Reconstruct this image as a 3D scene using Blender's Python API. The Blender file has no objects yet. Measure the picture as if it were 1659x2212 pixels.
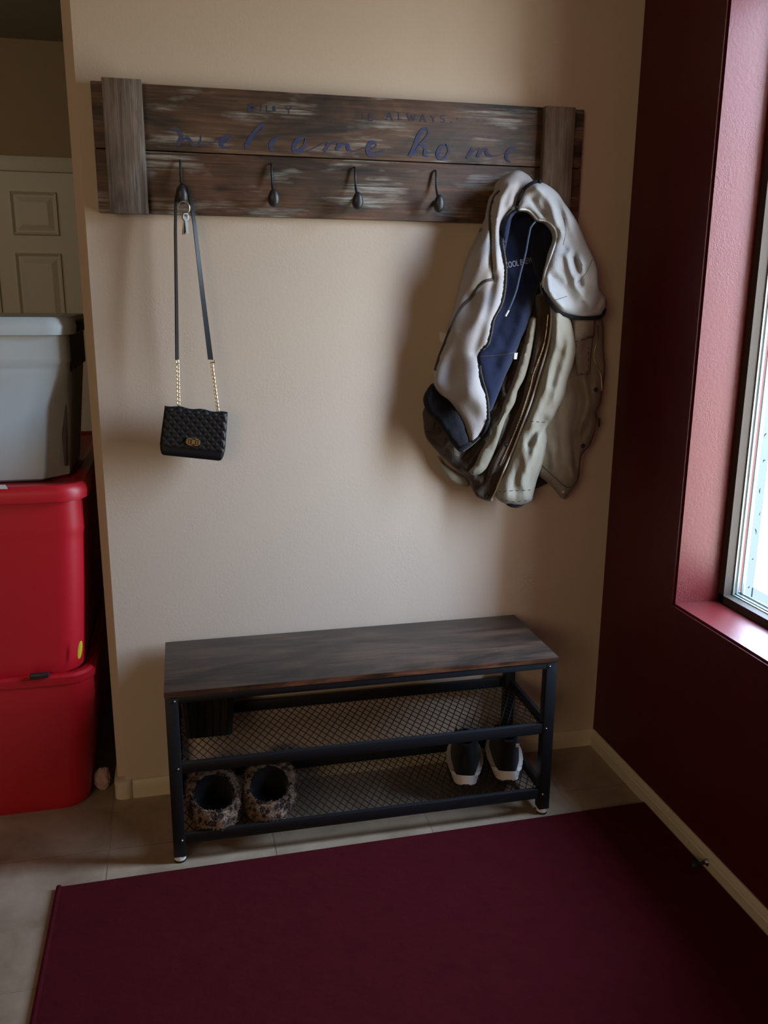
import bpy, bmesh, math, random
import numpy as np
from mathutils import Vector, Matrix, Euler, noise
from mathutils.geometry import delaunay_2d_cdt
random.seed(7)
S = bpy.context.scene
PI = math.pi
# ------------------------------------------------------------------ camera
CAM = np.array([-1.18642483, -2.22311177, 1.33453284]); ROT = (1.32682233, -0.00745703, -0.22878456); F = 1881.71
cd = bpy.data.cameras.new('camera'); cam = bpy.data.objects.new('camera', cd); S.collection.objects.link(cam)
cam.location = CAM; cam.rotation_euler = ROT
cd.sensor_fit = 'HORIZONTAL'; cd.sensor_width = 36; cd.lens = F/1659*36; cd.clip_start = .02
S.camera = cam
RM = np.array(Euler(ROT).to_matrix())
def at(u, v, ax, val):
    d = RM @ np.array([(u-829.5)/F, -(v-1106)/F, -1.0]); t = (val-CAM[ax])/d[ax]
    return CAM+t*d
# ------------------------------------------------------------------ light
S.view_settings.view_transform = 'Standard'; S.view_settings.look = 'None'; S.view_settings.gamma = 1
S.view_settings.use_curve_mapping = False
S.view_settings.exposure = 0.0
SKY_S = 40.0
w = bpy.data.worlds.new('world'); S.world = w; w.use_nodes = True
wt = w.node_tree; bg = wt.nodes['Background']; bg.inputs[1].default_value = SKY_S
tc = wt.nodes.new('ShaderNodeTexCoord'); sp = wt.nodes.new('ShaderNodeSeparateXYZ'); rp = wt.nodes.new('ShaderNodeValToRGB'); mr = wt.nodes.new('ShaderNodeMapRange')
mr.inputs['From Min'].default_value = -1; mr.inputs['From Max'].default_value = 1
wt.links.new(tc.outputs['Generated'], sp.inputs[0]); wt.links.new(sp.outputs['Z'], mr.inputs[0]); wt.links.new(mr.outputs[0], rp.inputs[0]); wt.links.new(rp.outputs[0], bg.inputs[0])
el = rp.color_ramp.elements
for q, (p, c) in enumerate(((0.0, (.30, .26, .19)), (.42, (.45, .46, .43)), (.50, (.62, .66, .68)), (.62, (.74, .90, 1.18)), (1.0, (.66, .88, 1.25)))):
    e = el[q] if q < 2 else el.new(p)
    e.position = p; e.color = (*c, 1)
def area(name, loc, target, sx, sy, power, col):
    l = bpy.data.lights.new(name, 'AREA'); l.shape = 'RECTANGLE'; l.size = sx; l.size_y = sy; l.energy = power; l.color = col
    o = bpy.data.objects.new(name, l); S.collection.objects.link(o); o.location = loc
    o.rotation_euler = (Vector(target)-Vector(loc)).to_track_quat('-Z', 'Y').to_euler(); return o
pl = area('window_portal', (.20, -.555, 1.322), (-1, -.555, 1.322), .40, 1.52, 1, (1, 1, 1)); pl.data.cycles.is_portal = True
area('room_fill', (-3.2, -4.6, 1.9), (-1.2, 0, .9), 1.6, 1.6, 38, (1.0, .72, .46))  # added warm fill lamp behind the camera, stands in for room bounce
area('hall_fill', (-2.6, 1.3, 2.2), (-1.6, 2.3, 1.2), .5, .5, 1.2, (1.0, .90, .70))  # added lamp to brighten the hall door, its source is invented

# ------------------------------------------------------------------ materials
def mat(name, col, rough=.6, metal=0, spec=.5):
    m = bpy.data.materials.new(name); m.use_nodes = True; b = m.node_tree.nodes['Principled BSDF']
    b.inputs['Base Color'].default_value = (*col, 1); b.inputs['Roughness'].default_value = rough
    b.inputs['Metallic'].default_value = metal; b.inputs['Specular IOR Level'].default_value = spec
    return m
class NT:
    def __init__(s, m): s.m = m; s.t = m.node_tree; s.b = s.t.nodes['Principled BSDF']
    def n(s, typ, **k):
        x = s.t.nodes.new(typ)
        for a, v in k.items():
            if a.startswith('i_'): x.inputs[a[2:].replace('_', ' ')].default_value = v
            else: setattr(x, a, v)
        return x
    def l(s, a, b): s.t.links.new(a, b)
    def co(s, scale=(1, 1, 1), loc=(0, 0, 0), rot=(0, 0, 0), kind='Object'):
        c = s.n('ShaderNodeTexCoord'); m = s.n('ShaderNodeMapping'); s.l(c.outputs[kind], m.inputs[0])
        m.inputs['Scale'].default_value = scale; m.inputs['Location'].default_value = loc; m.inputs['Rotation'].default_value = rot
        return m.outputs[0]
    def noise(s, vec, scale=5, detail=4, rough=.5, dist=0):
        x = s.n('ShaderNodeTexNoise'); s.l(vec, x.inputs['Vector']); x.inputs['Scale'].default_value = scale
        x.inputs['Detail'].default_value = detail; x.inputs['Roughness'].default_value = rough; x.inputs['Distortion'].default_value = dist
        return x.outputs['Fac']
    def ramp(s, fac, stops):
        r = s.n('ShaderNodeValToRGB'); e = r.color_ramp.elements
        while len(e) < len(stops): e.new(.5)
        for q, (p, c) in zip(e, stops):
            q.position = p; q.color = (*c, 1) if len(c) == 3 else c
        s.l(fac, r.inputs[0]); return r.outputs[0]
    def mix(s, fac, a, b, mode='MIX'):
        x = s.n('ShaderNodeMix', data_type='RGBA', blend_type=mode)
        for i, v in ((0, fac), (6, a), (7, b)):
            if hasattr(v, 'links'): s.l(v, x.inputs[i])
            elif i == 0: x.inputs[0].default_value = v
            else: x.inputs[i].default_value = (*v, 1)
        return x.outputs[2]
    def math(s, op, a, b=0.0, c=None):
        x = s.n('ShaderNodeMath', operation=op)
        for i, v in enumerate((a, b) if c is None else (a, b, c)):
            if hasattr(v, 'links'): s.l(v, x.inputs[i])
            else: x.inputs[i].default_value = v
        return x.outputs[0]
    def bump(s, h, strength=.3, dist=.01):
        x = s.n('ShaderNodeBump'); x.inputs['Strength'].default_value = strength; x.inputs['Distance'].default_value = dist
        s.l(h, x.inputs['Height']); s.l(x.outputs[0], s.b.inputs['Normal'])
    def color(s, c): s.l(c, s.b.inputs['Base Color'])
def g3(v): return (v, v, v)
def plaster(name, col, rough, strength):
    m = mat(name, col, rough); t = NT(m); v = t.co()
    a = t.noise(v, 95, 3, .55); ridge = t.ramp(a, [(.44, g3(0)), (.5, g3(1)), (.56, g3(0))])
    mask = t.ramp(t.noise(v, 7, 3), [(.5, g3(.06)), (.75, g3(.7))])
    h = t.math('MULTIPLY', ridge, mask); h2 = t.math('ADD', t.math('MULTIPLY', h, .9), t.math('MULTIPLY', t.noise(v, 120, 2), .45))
    t.bump(h2, strength, .0025)
    t.color(t.mix(t.noise(v, 3, 2), tuple(c*.97 for c in col), tuple(min(1, c*1.03) for c in col)))
    return m
M_TAN = plaster('tan_wall_paint', (.52, .42, .325), .75, .22)
M_RED = plaster('dark_red_wall_paint', (.068, .0052, .0055), .42, .25)
M_RED.node_tree.nodes['Principled BSDF'].inputs['Specular IOR Level'].default_value = .28
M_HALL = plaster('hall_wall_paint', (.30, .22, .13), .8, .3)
M_CEIL = plaster('ceiling_paint', (.34, .30, .23), .85, .4)
M_BASE = mat('baseboard_paint', (.56, .49, .36), .5)
t = NT(M_BASE); t.bump(t.noise(t.co((1, 1, 8)), 30, 3), .2, .002)
M_DOOR = mat('door_paint', (.55, .52, .43), .5)
def tile():
    m = mat('floor_tile', (.3, .22, .15), .42); t = NT(m); v = t.co(loc=(1.412, .232, 0))
    b = t.n('ShaderNodeTexBrick', offset=0.0, squash=1.0); t.l(v, b.inputs['Vector'])
    b.inputs['Scale'].default_value = 1; b.inputs['Brick Width'].default_value = .401; b.inputs['Row Height'].default_value = .43
    b.inputs['Mortar Size'].default_value = .0035; b.inputs['Mortar Smooth'].default_value = .4; b.inputs['Bias'].default_value = 0
    b.inputs['Color1'].default_value = (.34, .265, .19, 1); b.inputs['Color2'].default_value = (.29, .225, .16, 1); b.inputs['Mortar'].default_value = (.30, .235, .175, 1)
    n = t.noise(t.co(), 7, 6, .65, .6); c = t.mix(t.ramp(n, [(.3, g3(0)), (.7, g3(1))]), (.68, .64, .58), (1.15, 1.12, 1.1))
    t.color(t.mix(1.0, b.outputs['Color'], c, 'MULTIPLY'))
    h = t.math('ADD', t.math('MULTIPLY', b.outputs['Fac'], -1.0), t.math('MULTIPLY', n, .12)); t.bump(h, .6, .004)
    return m
M_TILE = tile()
def wood(name, axis, dark, mid, light, worn=.0, rough=.55, patch=(0, 0, 0), bumps=.4, seed=0., red=(.16, .06, .03)):
    m = mat(name, mid, rough); t = NT(m)
    def sc(a, b): # a along the grain, b across it
        return tuple(a if i == axis else b for i in range(3))
    L = (seed, seed*.7, seed*1.3)
    fine = t.noise(t.co(sc(2.2, 60), L), 3.0, 7, .65, .3)
    broad = t.noise(t.co(sc(.55, 2.0), L), 4.0, 5, .62, 1.6)
    c = t.ramp(broad, [(.36, dark), (.47, mid), (.56, red), (.68, light)])
    c = t.mix(1.0, c, t.ramp(fine, [(.28, g3(.45)), (.5, g3(.95)), (.72, g3(1.55))]), 'MULTIPLY')
    if worn:
        p = t.noise(t.co(sc(1.0, 3.6), (seed+3.3, 1.7, seed)), 6.0, 4, .55)
        st = t.noise(t.co(sc(2.2, 60), L), 3.2, 4, .65)
        f = t.math('MULTIPLY', t.ramp(p, [(.52, g3(0)), (.68, g3(1))]), t.ramp(st, [(.42, g3(0)), (.62, g3(1))]))
        c = t.mix(t.math('MULTIPLY', f, worn), c, (.36, .35, .31))
    k = t.n('ShaderNodeTexVoronoi'); t.l(t.co(sc(3.2, 7.5), L), k.inputs['Vector']); k.inputs['Scale'].default_value = 1.0
    c = t.mix(t.ramp(k.outputs['Distance'], [(.02, g3(.75)), (.10, g3(0))]), c, tuple(x*.35 for x in dark))
    t.color(c); t.bump(fine, bumps, .003)
    return m
DK, MD, LT = (.017, .013, .0105), (.058, .033, .020), (.15, .085, .050)
M_PLANK = wood('stained_plank', 0, DK, MD, LT, .95, .55, seed=1.0, red=(.095, .048, .026))
M_PLANK2 = wood('stained_plank_lower', 0, (.030, .018, .012), (.072, .040, .022), (.14, .078, .044), .95, .55, seed=8.2, red=(.10, .045, .024))
M_BATTEN = wood('weathered_batten', 2, (.095, .068, .051), (.135, .098, .074), (.17, .125, .095), .55, .6, seed=4.1, red=(.15, .108, .08))
M_SEAT = wood('rustic_bench_top', 0, (.011, .009, .008), (.030, .020, .015), (.075, .048, .031), 0, .38, seed=2.0, bumps=.08, red=(.050, .031, .021))
M_EDGE = wood('bench_top_edge', 0, (.03, .013, .006), (.07, .028, .012), (.10, .045, .02), 0, .4, seed=5, bumps=.05)
M_STEEL = mat('black_powder_coated_steel', (.010, .0105, .012), .45, spec=.35)
M_WIRE = mat('black_wire_mesh', (.010, .010, .010), .45)
M_IRON = mat('black_iron', (.014, .014, .016), .42); t = NT(M_IRON); t.bump(t.noise(t.co(), 400, 3), .4, .001)
M_SCREW = mat('bright_screw', (.5, .5, .5), .25, 1)
M_FOOT = mat('white_plastic_foot', (.7, .7, .7), .4)
M_BLUE = mat('faded_blue_paint', (.018, .030, .085), .7); t = NT(M_BLUE)
t.color(t.mix(t.ramp(t.noise(t.co((3, 1, 30)), 8, 4), [(.42, g3(0)), (.62, g3(1))]), (.016, .032, .115), (.060, .045, .045)))
M_GOLD = mat('gold_metal', (.95, .80, .52), .3, 1)
M_CHROME = mat('nickel_metal', (.75, .76, .78), .2, 1)
M_LEATH = mat('black_leather', (.004, .004, .005), .45, spec=.35); t = NT(M_LEATH); t.bump(t.noise(t.co(), 600, 2), .3, .0006)
def fabric(name, col, rough=.9, sc=500, st=.3, var=.15, sheen=.2):
    m = mat(name, col, rough, spec=.25); t = NT(m); m.node_tree.nodes['Principled BSDF'].inputs['Sheen Weight'].default_value = sheen
    n = t.noise(t.co(), 22, 4, .6)
    t.color(t.mix(n, tuple(c*(1-var) for c in col), tuple(c*(1+var) for c in col)))
    h = t.math('ADD', t.noise(t.co(), sc, 2), t.math('MULTIPLY', t.noise(t.co(), 45, 4), 2.0)); t.bump(h, st, .003)
    return m
M_RUG = fabric('maroon_rug', (.066, .0062, .0095), 1.0, 900, .6, .25, .0)
M_RUG.node_tree.nodes['Principled BSDF'].inputs['Specular IOR Level'].default_value = .06
M_GREY = fabric('light_grey_canvas', (.32, .295, .285), .9, 500, .2, .05, .1)
M_HOOD = fabric('pale_grey_hood_canvas', (.34, .345, .345), .8, 400, .3, .08, .1)
M_NAVY = fabric('navy_fleece', (.0042, .009, .033), .9, 500, .2, .1, .15)
M_BLACKF = fabric('black_ribbing', (.006, .006, .010), .95, 500, .5, .1, .05)
M_KHAKI = fabric('khaki_canvas', (.21, .188, .138), .8, 500, .35, .14, .1)
M_SLEEVE = fabric('pale_khaki_canvas', (.29, .275, .22), .8, 500, .35, .10, .1)
M_BROWN = fabric('brown_quilted_lining', (.042, .029, .019), .45, 300, .5, .2)
M_PLACK = fabric('brown_placket', (.050, .033, .021), .8, 500, .3, .2)
M_ZIP = mat('brass_zip', (.42, .33, .22), .35, .9)
M_SEAM = mat('seam_thread', (.05, .042, .038), .9)
M_TOTE_R = mat('red_plastic', (.42, .006, .014), .42); t = NT(M_TOTE_R); t.bump(t.noise(t.co(), 700, 2), .25, .0008)
M_TOTE_G = mat('grey_plastic', (.44, .50, .52), .4); t = NT(M_TOTE_G); t.bump(t.noise(t.co(), 700, 2), .25, .0008)
M_BLKP = mat('black_plastic_and_shade', (.012, .012, .012), .45)
M_YEL = mat('yellow_label', (.60, .60, .03), .5)
M_FRAME = mat('taupe_window_frame', (.050, .041, .033), .7, spec=.12)
M_BEAD = mat('pale_glazing_bead', (.22, .30, .30), .25)
M_RUBBER = mat('dark_rubber', (.01, .01, .01), .6)
M_SOLE = mat('white_foam_sole', (.62, .55, .50), .6)
M_SHOE = fabric('black_knit', (.006, .006, .007), .9, 900, .4, .1, .05)
M_PAPER = fabric('pinkish_tissue', (.40, .27, .25), .9, 200, .3, .1)
M_WHITE = mat('white_laminate', (.6, .55, .48), .5)
M_TAG = mat('white_tag', (.62, .6, .56), .8)
def wicker():
    m = mat('black_wicker', (.012, .010, .009), .5); t = NT(m); return m
M_WICK = wicker()
def leopard():
    m = mat('leopard_fleece', (.25, .15, .09), .95); t = NT(m)
    v = t.n('ShaderNodeTexVoronoi', feature='F1'); t.l(t.co(), v.inputs['Vector']); v.inputs['Scale'].default_value = 62
    n = t.noise(t.co(), 45, 3)
    d = t.math('ADD', v.outputs['Distance'], t.math('MULTIPLY', n, .5))
    spot = t.ramp(d, [(.30, (.12, .055, .03)), (.48, (.012, .009, .008)), (.62, (.016, .011, .009)), (.70, (.14, .085, .052)), (.95, (.24, .16, .11))])
    t.color(spot); return m
M_LEO = leopard()
M_PANE = bpy.data.materials.new('window_glass'); M_PANE.use_nodes = True
def glassy(m, col):
    nt = m.node_tree; nt.nodes.clear(); o = nt.nodes.new('ShaderNodeOutputMaterial'); e = nt.nodes.new('ShaderNodeBsdfTransparent')
    e.inputs[0].default_value = (*col, 1); nt.links.new(e.outputs[0], o.inputs[0])
glassy(M_PANE, (.97, .99, 1))
M_BEVEL = bpy.data.materials.new('bevelled_glass'); M_BEVEL.use_nodes = True; glassy(M_BEVEL, (.20, .23, .27))
M_ETCH = mat('etched_scroll', (.12, .15, .2), .5)

# ------------------------------------------------------------------ helpers
def link(o, parent=None):
    S.collection.objects.link(o)
    if parent: o.parent = parent
    return o
def obj(name, bm, m, parent=None, smooth=True, angle=40):
    me = bpy.data.meshes.new(name); bmesh.ops.recalc_face_normals(bm, faces=bm.faces); bm.to_mesh(me); bm.free()
    if smooth:
        for p in me.polygons: p.use_smooth = True
        me.set_sharp_from_angle(angle=math.radians(angle))
    for x in (m if isinstance(m, (list, tuple)) else [m]): me.materials.append(x)
    o = bpy.data.objects.new(name, me); link(o, parent)
    if parent is not None: o.matrix_parent_inverse = Matrix.Translation(-Vector(parent.location))
    return o
def thing(name, label, cat, loc, group=None):
    o = bpy.data.objects.new(name, None); o.empty_display_size = .05; link(o); o.location = loc
    o['label'] = label; o['category'] = cat
    if group: o['group'] = group
    return o
def tag(o, label, cat, group=None):
    o['label'] = label; o['category'] = cat
    if group: o['group'] = group
    return o
def struct(o): o['kind'] = 'structure'; return o
def box(bm, x0, x1, y0, y1, z0, z1, bev=0, seg=2):
    r = bmesh.ops.create_cube(bm, size=1); vs = r['verts']
    for v in vs: v.co = Vector(((x0+x1)/2+v.co.x*(x1-x0), (y0+y1)/2+v.co.y*(y1-y0), (z0+z1)/2+v.co.z*(z1-z0)))
    if bev:
        es = list({e for v in vs for e in v.link_edges})
        bmesh.ops.bevel(bm, geom=es, offset=bev, segments=seg, affect='EDGES', profile=.5)
    return bm
def B(*a, **k): return box(bmesh.new(), *a, **k)
def sweep(bm, pts, rad, n=8, flat=1.0, cap=True, up=None):
    """tube along pts; rad number or list; flat squashes one axis"""
    pts = [Vector(p) for p in pts]; N = len(pts); rings = []
    prev = None
    for i, p in enumerate(pts):
        tg = (pts[min(i+1, N-1)]-pts[max(i-1, 0)]).normalized()
        if prev is None:
            a = Vector(up) if up else (Vector((0, 0, 1)) if abs(tg.z) < .9 else Vector((0, 1, 0)))
        else: a = prev
        a = (a-tg*a.dot(tg)).normalized(); b = tg.cross(a); prev = a
        r = rad[i] if isinstance(rad, (list, tuple)) else rad
        rings.append([bm.verts.new(p+a*math.cos(2*PI*k/n)*r*flat+b*math.sin(2*PI*k/n)*r) for k in range(n)])
    for A, C in zip(rings, rings[1:]):
        for k in range(n): bm.faces.new((A[k], A[(k+1) % n], C[(k+1) % n], C[k]))
    if cap: bm.faces.new(rings[0][::-1]); bm.faces.new(rings[-1])
    return bm
def loft(bm, rings, cap0=True, cap1=True):
    R = [[bm.verts.new(p) for p in r] for r in rings]; n = len(R[0])
    for A, C in zip(R, R[1:]):
        for k in range(n): bm.faces.new((A[k], A[(k+1) % n], C[(k+1) % n], C[k]))
    if cap0: bm.faces.new(R[0][::-1])
    if cap1: bm.faces.new(R[-1])
    return bm
def rrect(x0, x1, y0, y1, r, z, n=6, chamfer=False):
    out = []
    for cx, cy, a in ((x1-r, y1-r, 0), (x0+r, y1-r, 90), (x0+r, y0+r, 180), (x1-r, y0+r, 270)):
        for k in range(n+1):
            if chamfer:
                p = Vector((cx+r*math.cos(math.radians(a)), cy+r*math.sin(math.radians(a)), z)); q = Vector((cx+r*math.cos(math.radians(a+90)), cy+r*math.sin(math.radians(a+90)), z))
                out.append(p.lerp(q, k/n))
            else:
                th = math.radians(a+90*k/n); out.append(Vector((cx+r*math.cos(th), cy+r*math.sin(th), z)))
    return out
def catmull(P, closed=False, step=4.0):
    P = [np.array(p, float) for p in P]; N = len(P); out = []
    for i in range(N if closed else N-1):
        if closed: p0, p1, p2, p3 = P[i-1], P[i], P[(i+1) % N], P[(i+2) % N]
        else: p0, p1, p2, p3 = P[max(i-1, 0)], P[i], P[i+1], P[min(i+2, N-1)]
        k = max(1, int(np.linalg.norm((p2-p1)[:2])/step))
        for j in range(k):
            s = j/k
            out.append(.5*((2*p1)+(-p0+p2)*s+(2*p0-5*p1+4*p2-p3)*s*s+(-p0+3*p1-3*p2+p3)*s**3))
    if not closed: out.append(P[-1])
    return out
def seg_dist(Q, poly, closed=False):
    """min distance of points Q (n,2) to a polyline"""
    P = np.array([p[:2] for p in poly], float)
    if closed: P = np.vstack([P, P[:1]])
    A, Bp = P[:-1], P[1:]; d = Bp-A; L = (d**2).sum(1)+1e-9
    best = np.full(len(Q), 1e9)
    for i in range(len(A)):
        tt = np.clip(((Q-A[i])@d[i])/L[i], 0, 1); pr = A[i]+tt[:, None]*d[i]
        best = np.minimum(best, np.sqrt(((Q-pr)**2).sum(1)))
    return best

# ------------------------------------------------------------------ room shell
XL = -1.402; HC = 2.5
bm = B(-5, .30, -5, 3.2, -.08, 0); struct(obj('floor', bm, M_TILE, smooth=False))
bm = B(-5, .6, -5, 3.2, HC, HC+.08); struct(obj('ceiling', bm, M_CEIL, smooth=False))
bm = B(XL, .30, 0, .13, 0, HC)
es = [e for e in bm.edges if all(abs(v.co.x-XL) < 1e-4 for v in e.verts) and abs(e.verts[0].co.y-e.verts[1].co.y) < 1e-5]
bmesh.ops.bevel(bm, geom=es, offset=.022, segments=6, affect='EDGES')
struct(obj('wall_back', bm, M_TAN))
# right wall with the sidelight recess
def wall_with_hole(ys, zs, x, depth, bev):
    bm = bmesh.new(); V = {}
    for i, y in enumerate(ys):
        for j, z in enumerate(zs): V[i, j] = bm.verts.new((x, y, z))
    for i in range(3):
        for j in range(3):
            if (i, j) != (1, 1): bm.faces.new((V[i, j], V[i+1, j], V[i+1, j+1], V[i, j+1]))
    loop = [V[1, 1], V[2, 1], V[2, 2], V[1, 2]]; inner = [bm.verts.new(v.co+Vector((depth, 0, 0))) for v in loop]
    for k in range(4): bm.faces.new((loop[k], loop[(k+1) % 4], inner[(k+1) % 4], inner[k]))
    es = [bm.edges.get((loop[k], loop[(k+1) % 4])) for k in range(4)]
    bmesh.ops.bevel(bm, geom=es, offset=bev, segments=4, affect='EDGES')
    return bm
WY0, WY1, WZ0, WZ1 = -.742, -.368, .5845, 2.06
bm = wall_with_hole([-5, WY0, WY1, .0], [0, WZ0, WZ1, HC], 0, .195, .006)
struct(obj('wall_right', bm, M_RED, angle=60))
bm = B(-5, XL-.0, 2.6, 2.7, 0, HC); box(bm, XL, .5, 2.6, 2.7, 0, HC); struct(obj('wall_hall', bm, M_HALL, smooth=False))
bm = B(-5.1, -5, -5, 3.2, 0, HC); struct(obj('wall_left', bm, M_TAN, smooth=False))
bm = B(-5.1, .3, -5.1, -5, 0, HC); struct(obj('wall_front', bm, M_TAN, smooth=False))
bm = B(.3, .4, .13, 3.2, 0, HC); struct(obj('wall_side', bm, M_HALL, smooth=False))
bm = B(.196, .80, -1.42, -1.30, 0, 2.9); struct(obj('wall_light_blocker', bm, M_TAN, smooth=False))  # unseen wall added outside to keep daylight off the recess side
# baseboards
def board_profile(bm, a, b, nrm, h=.0505, t=.012):
    a, b, n = Vector(a), Vector(b), Vector(nrm)
    prof = [(0, 0), (t, 0), (t, h*.62), (t*.8, h*.66), (t*.8, h*.78), (t*.55, h*.9), (t*.3, h), (0, h)]
    A = [bm.verts.new(a+n*p[0]+Vector((0, 0, p[1]))) for p in prof]; C = [bm.verts.new(b+n*p[0]+Vector((0, 0, p[1]))) for p in prof]
    for k in range(len(prof)):
        bm.faces.new((A[k], A[(k+1) % 8], C[(k+1) % 8], C[k]))
    bm.faces.new(A[::-1]); bm.faces.new(C)
bm = bmesh.new(); board_profile(bm, (XL+.040, 0, 0), (0, 0, 0), (0, -1, 0)); struct(obj('baseboard_back', bm, M_BASE, angle=30))
bm = bmesh.new(); board_profile(bm, (0, 0, 0), (0, -5, 0), (-1, 0, 0)); struct(obj('baseboard_right', bm, M_BASE, angle=30))
bm = loft(bmesh.new(), [rrect(XL-.008, XL+.041, -.0135, .1435, .02, z) for z in (0, .046, .050)] + [rrect(XL-.005, XL+.041, -.010, .140, .018, .052)])
struct(obj('baseboard_end', bm, M_BASE))
# hall door, 6 panels, with casing
dw = struct(obj('door_1', B(-2.36, -1.60, 2.555, 2.60, .005, 1.885), M_DOOR, smooth=False))
def door_panel(x0, x1, z0, z1):
    bm = bmesh.new(); y = 2.555
    rings = []
    for off, dy in ((0, -.001), (.012, .010), (.018, .010), (.045, -.0005)):
        rings.append([(x0+off, y+dy, z0+off), (x1-off, y+dy, z0+off), (x1-off, y+dy, z1-off), (x0+off, y+dy, z1-off)])
    # moulding stands proud of the leaf
    rings = [[(x, yy-.012, z) for x, yy, z in r] for r in rings]
    rings.insert(0, [(x0-.004, y, z0-.004), (x1+.004, y, z0-.004), (x1+.004, y, z1+.004), (x0-.004, y, z1+.004)])
    loft(bm, [[Vector(p) for p in r] for r in rings], cap0=False); return bm
for z0, z1 in ((1.612, 1.808), (.80, 1.52), (.16, .70)):
    for x0, x1 in ((-2.24, -2.03), (-1.942, -1.732)):
        obj('door_panel', door_panel(x0, x1, z0, z1), M_DOOR, dw, smooth=False)
bm = B(-2.47, -1.50, 2.560, 2.60, 1.905, 1.976, bev=.006); box(bm, -2.47, -1.50, 2.575, 2.60, 1.886, 1.905)
box(bm, -2.47, -2.37, 2.565, 2.60, 0, 1.905); box(bm, -1.59, -1.50, 2.565, 2.60, 0, 1.905)
struct(obj('trim_1', bm, M_DOOR, angle=30))
# sidelight window
win = struct(obj('window_1', B(.126, .150, WY1-.022, WY1+.001, WZ0, WZ1), M_FRAME, smooth=False))
def wpart(name, bm, m): return obj(name, bm, m, win, smooth=False)
bm = B(.126, .150, WY0, WY0+.022, WZ0, WZ1); box(bm, .126, .150, WY0, WY1, WZ0, WZ0+.020); box(bm, .126, .150, WY0, WY1, WZ1-.02, WZ1)
wpart('window_frame', bm, M_FRAME)
a0, a1, c0, c1 = WY0+.022, WY1-.022, WZ0+.020, WZ1-.02
bm = bmesh.new()
for q, r in ((0, .0035), (.007, .0075), (.018, .012)):
    box(bm, .150+q, .156+q, a1-r, a1-q*.4, c0, c1); box(bm, .150+q, .156+q, a0, a1, c0, c0+r*.7)
wpart('glazing_bead', bm, M_BEAD)
bm = bmesh.new(); e = .026; X = .186
for (ya, yb, za, zb) in ((a1-e, a1, c0, c1), (a0, a0+e, c0, c1), (a0+e, a1-e, c0, c0+e), (a0+e, a1-e, c1-e, c1)): box(bm, X, X+.004, ya, yb, za, zb)
wpart('bevelled_border', bm, M_BEVEL)
wpart('pane', B(X, X+.004, a0+e, a1-e, c0+e, c1-e), M_PANE)
bm = bmesh.new(); random.seed(3)
zz = c0+.03
while zz < c1-.05:
    y = a1-.010-random.random()*.014; k = random.random()*6.28; r = .006+random.random()*.006
    pts = [(X-.001, y+math.cos(k+s*.45)*r*.5, zz+math.sin(k+s*.45)*r) for s in range(5)]
    sweep(bm, pts, [.0004, .0011, .0013, .0009, .0003], 6); zz += .045+random.random()*.03
wpart('etched_scrolls', bm, M_ETCH)

# ------------------------------------------------------------------ rug
bm = bmesh.new()
c = [(-1.512, -.3627), (-.0135, -.3386), (-.0135, -3.0), (-1.508, -3.0)]
bot = [Vector((x, y, .0005)) for x, y in c]; top = [Vector((x+(.002 if i in (0, 3) else -.002), y-(.002 if i < 2 else -.002), .008)) for i, (x, y) in enumerate(c)]
loft(bm, [bot, [Vector((p.x, p.y, .006)) for p in bot], top])
rug = thing('area_rug', 'large plain maroon rug lying on the tile floor in front of the bench', 'rug', (-.76, -1.6, 0))
obj('pile', bm, M_RUG, rug, smooth=False)
obj('binding', sweep(bmesh.new(), [(-1.5115, -.3630, .006), (-1.510, -1.2, .006), (-1.508, -3.0, .006)], .0065, 8), M_RUG, rug)

# ------------------------------------------------------------------ bench
BX0, BX1, BY0, BY1, BH = -1.2544, -.2842, -.3275, -.0224, .45
bench = thing('shoe_bench', 'shoe rack bench with rustic brown top and black metal frame against the wall', 'bench', (-.77, -.175, 0))
seat = obj('seat', B(BX0, BX1, BY0, BY1, .4355, BH, bev=.0012), M_SEAT, bench)
bm = B(BX0-.0006, BX1+.0006, BY0-.0006, BY0+.0006, .4368, .4492); obj('edge_banding', bm, M_EDGE, bench, smooth=False)
LEG = .029
for lx in (BX0+.001, BX1-.001-LEG):
    for ly in (BY0+.001, BY1-.003-LEG):
        leg = obj('leg', B(lx, lx+LEG, ly, ly+LEG, .016, .4355, bev=.002), M_STEEL, bench)
        bm = bmesh.new()
        cx, cy = lx+LEG/2, ly+LEG/2
        loft(bm, [[Vector((cx+r*math.cos(a*PI/10), cy+r*math.sin(a*PI/10), z)) for a in range(20)] for r, z in ((.012, .004), (.0145, .006), (.0145, .016), (.011, .018))])
        obj('foot', bm, M_FOOT, leg)
        bm = bmesh.new(); loft(bm, [[Vector((cx+r*math.cos(a*PI/10), cy+r*math.sin(a*PI/10), z)) for a in range(20)] for r, z in ((.014, 0), (.015, .002), (.0145, .0045))]); obj('foot_pad', bm, M_RUBBER, leg)
        if ly < -.2:
            inner = 1 if lx < -.7 else -1
            for z in (.425, .252, .062):
                bm = bmesh.new(); bmesh.ops.create_uvsphere(bm, u_segments=10, v_segments=6, radius=.0028)
                bmesh.ops.translate(bm, verts=bm.verts, vec=(cx+inner*.007, ly-.0008, z)); obj('screw', bm, M_SCREW, leg)
def rail(name, x0, x1, y0, y1, z0, z1): obj(name, B(x0, x1, y0, y1, z0, z1, bev=.0012), M_STEEL, bench)
fx0, fx1 = BX0+LEG, BX1-LEG
rail('top_rail', fx0, fx1, BY0+.002, BY0+.017, .4185, .4355); rail('top_rail', fx0, fx1, BY1-.02, BY1-.005, .4185, .4355)
rail('top_rail', BX0+.003, BX0+.018, BY0+LEG, BY1-LEG, .4185, .4355); rail('top_rail', BX1-.018, BX1-.003, BY0+LEG, BY1-LEG, .4185, .4355)
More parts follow.
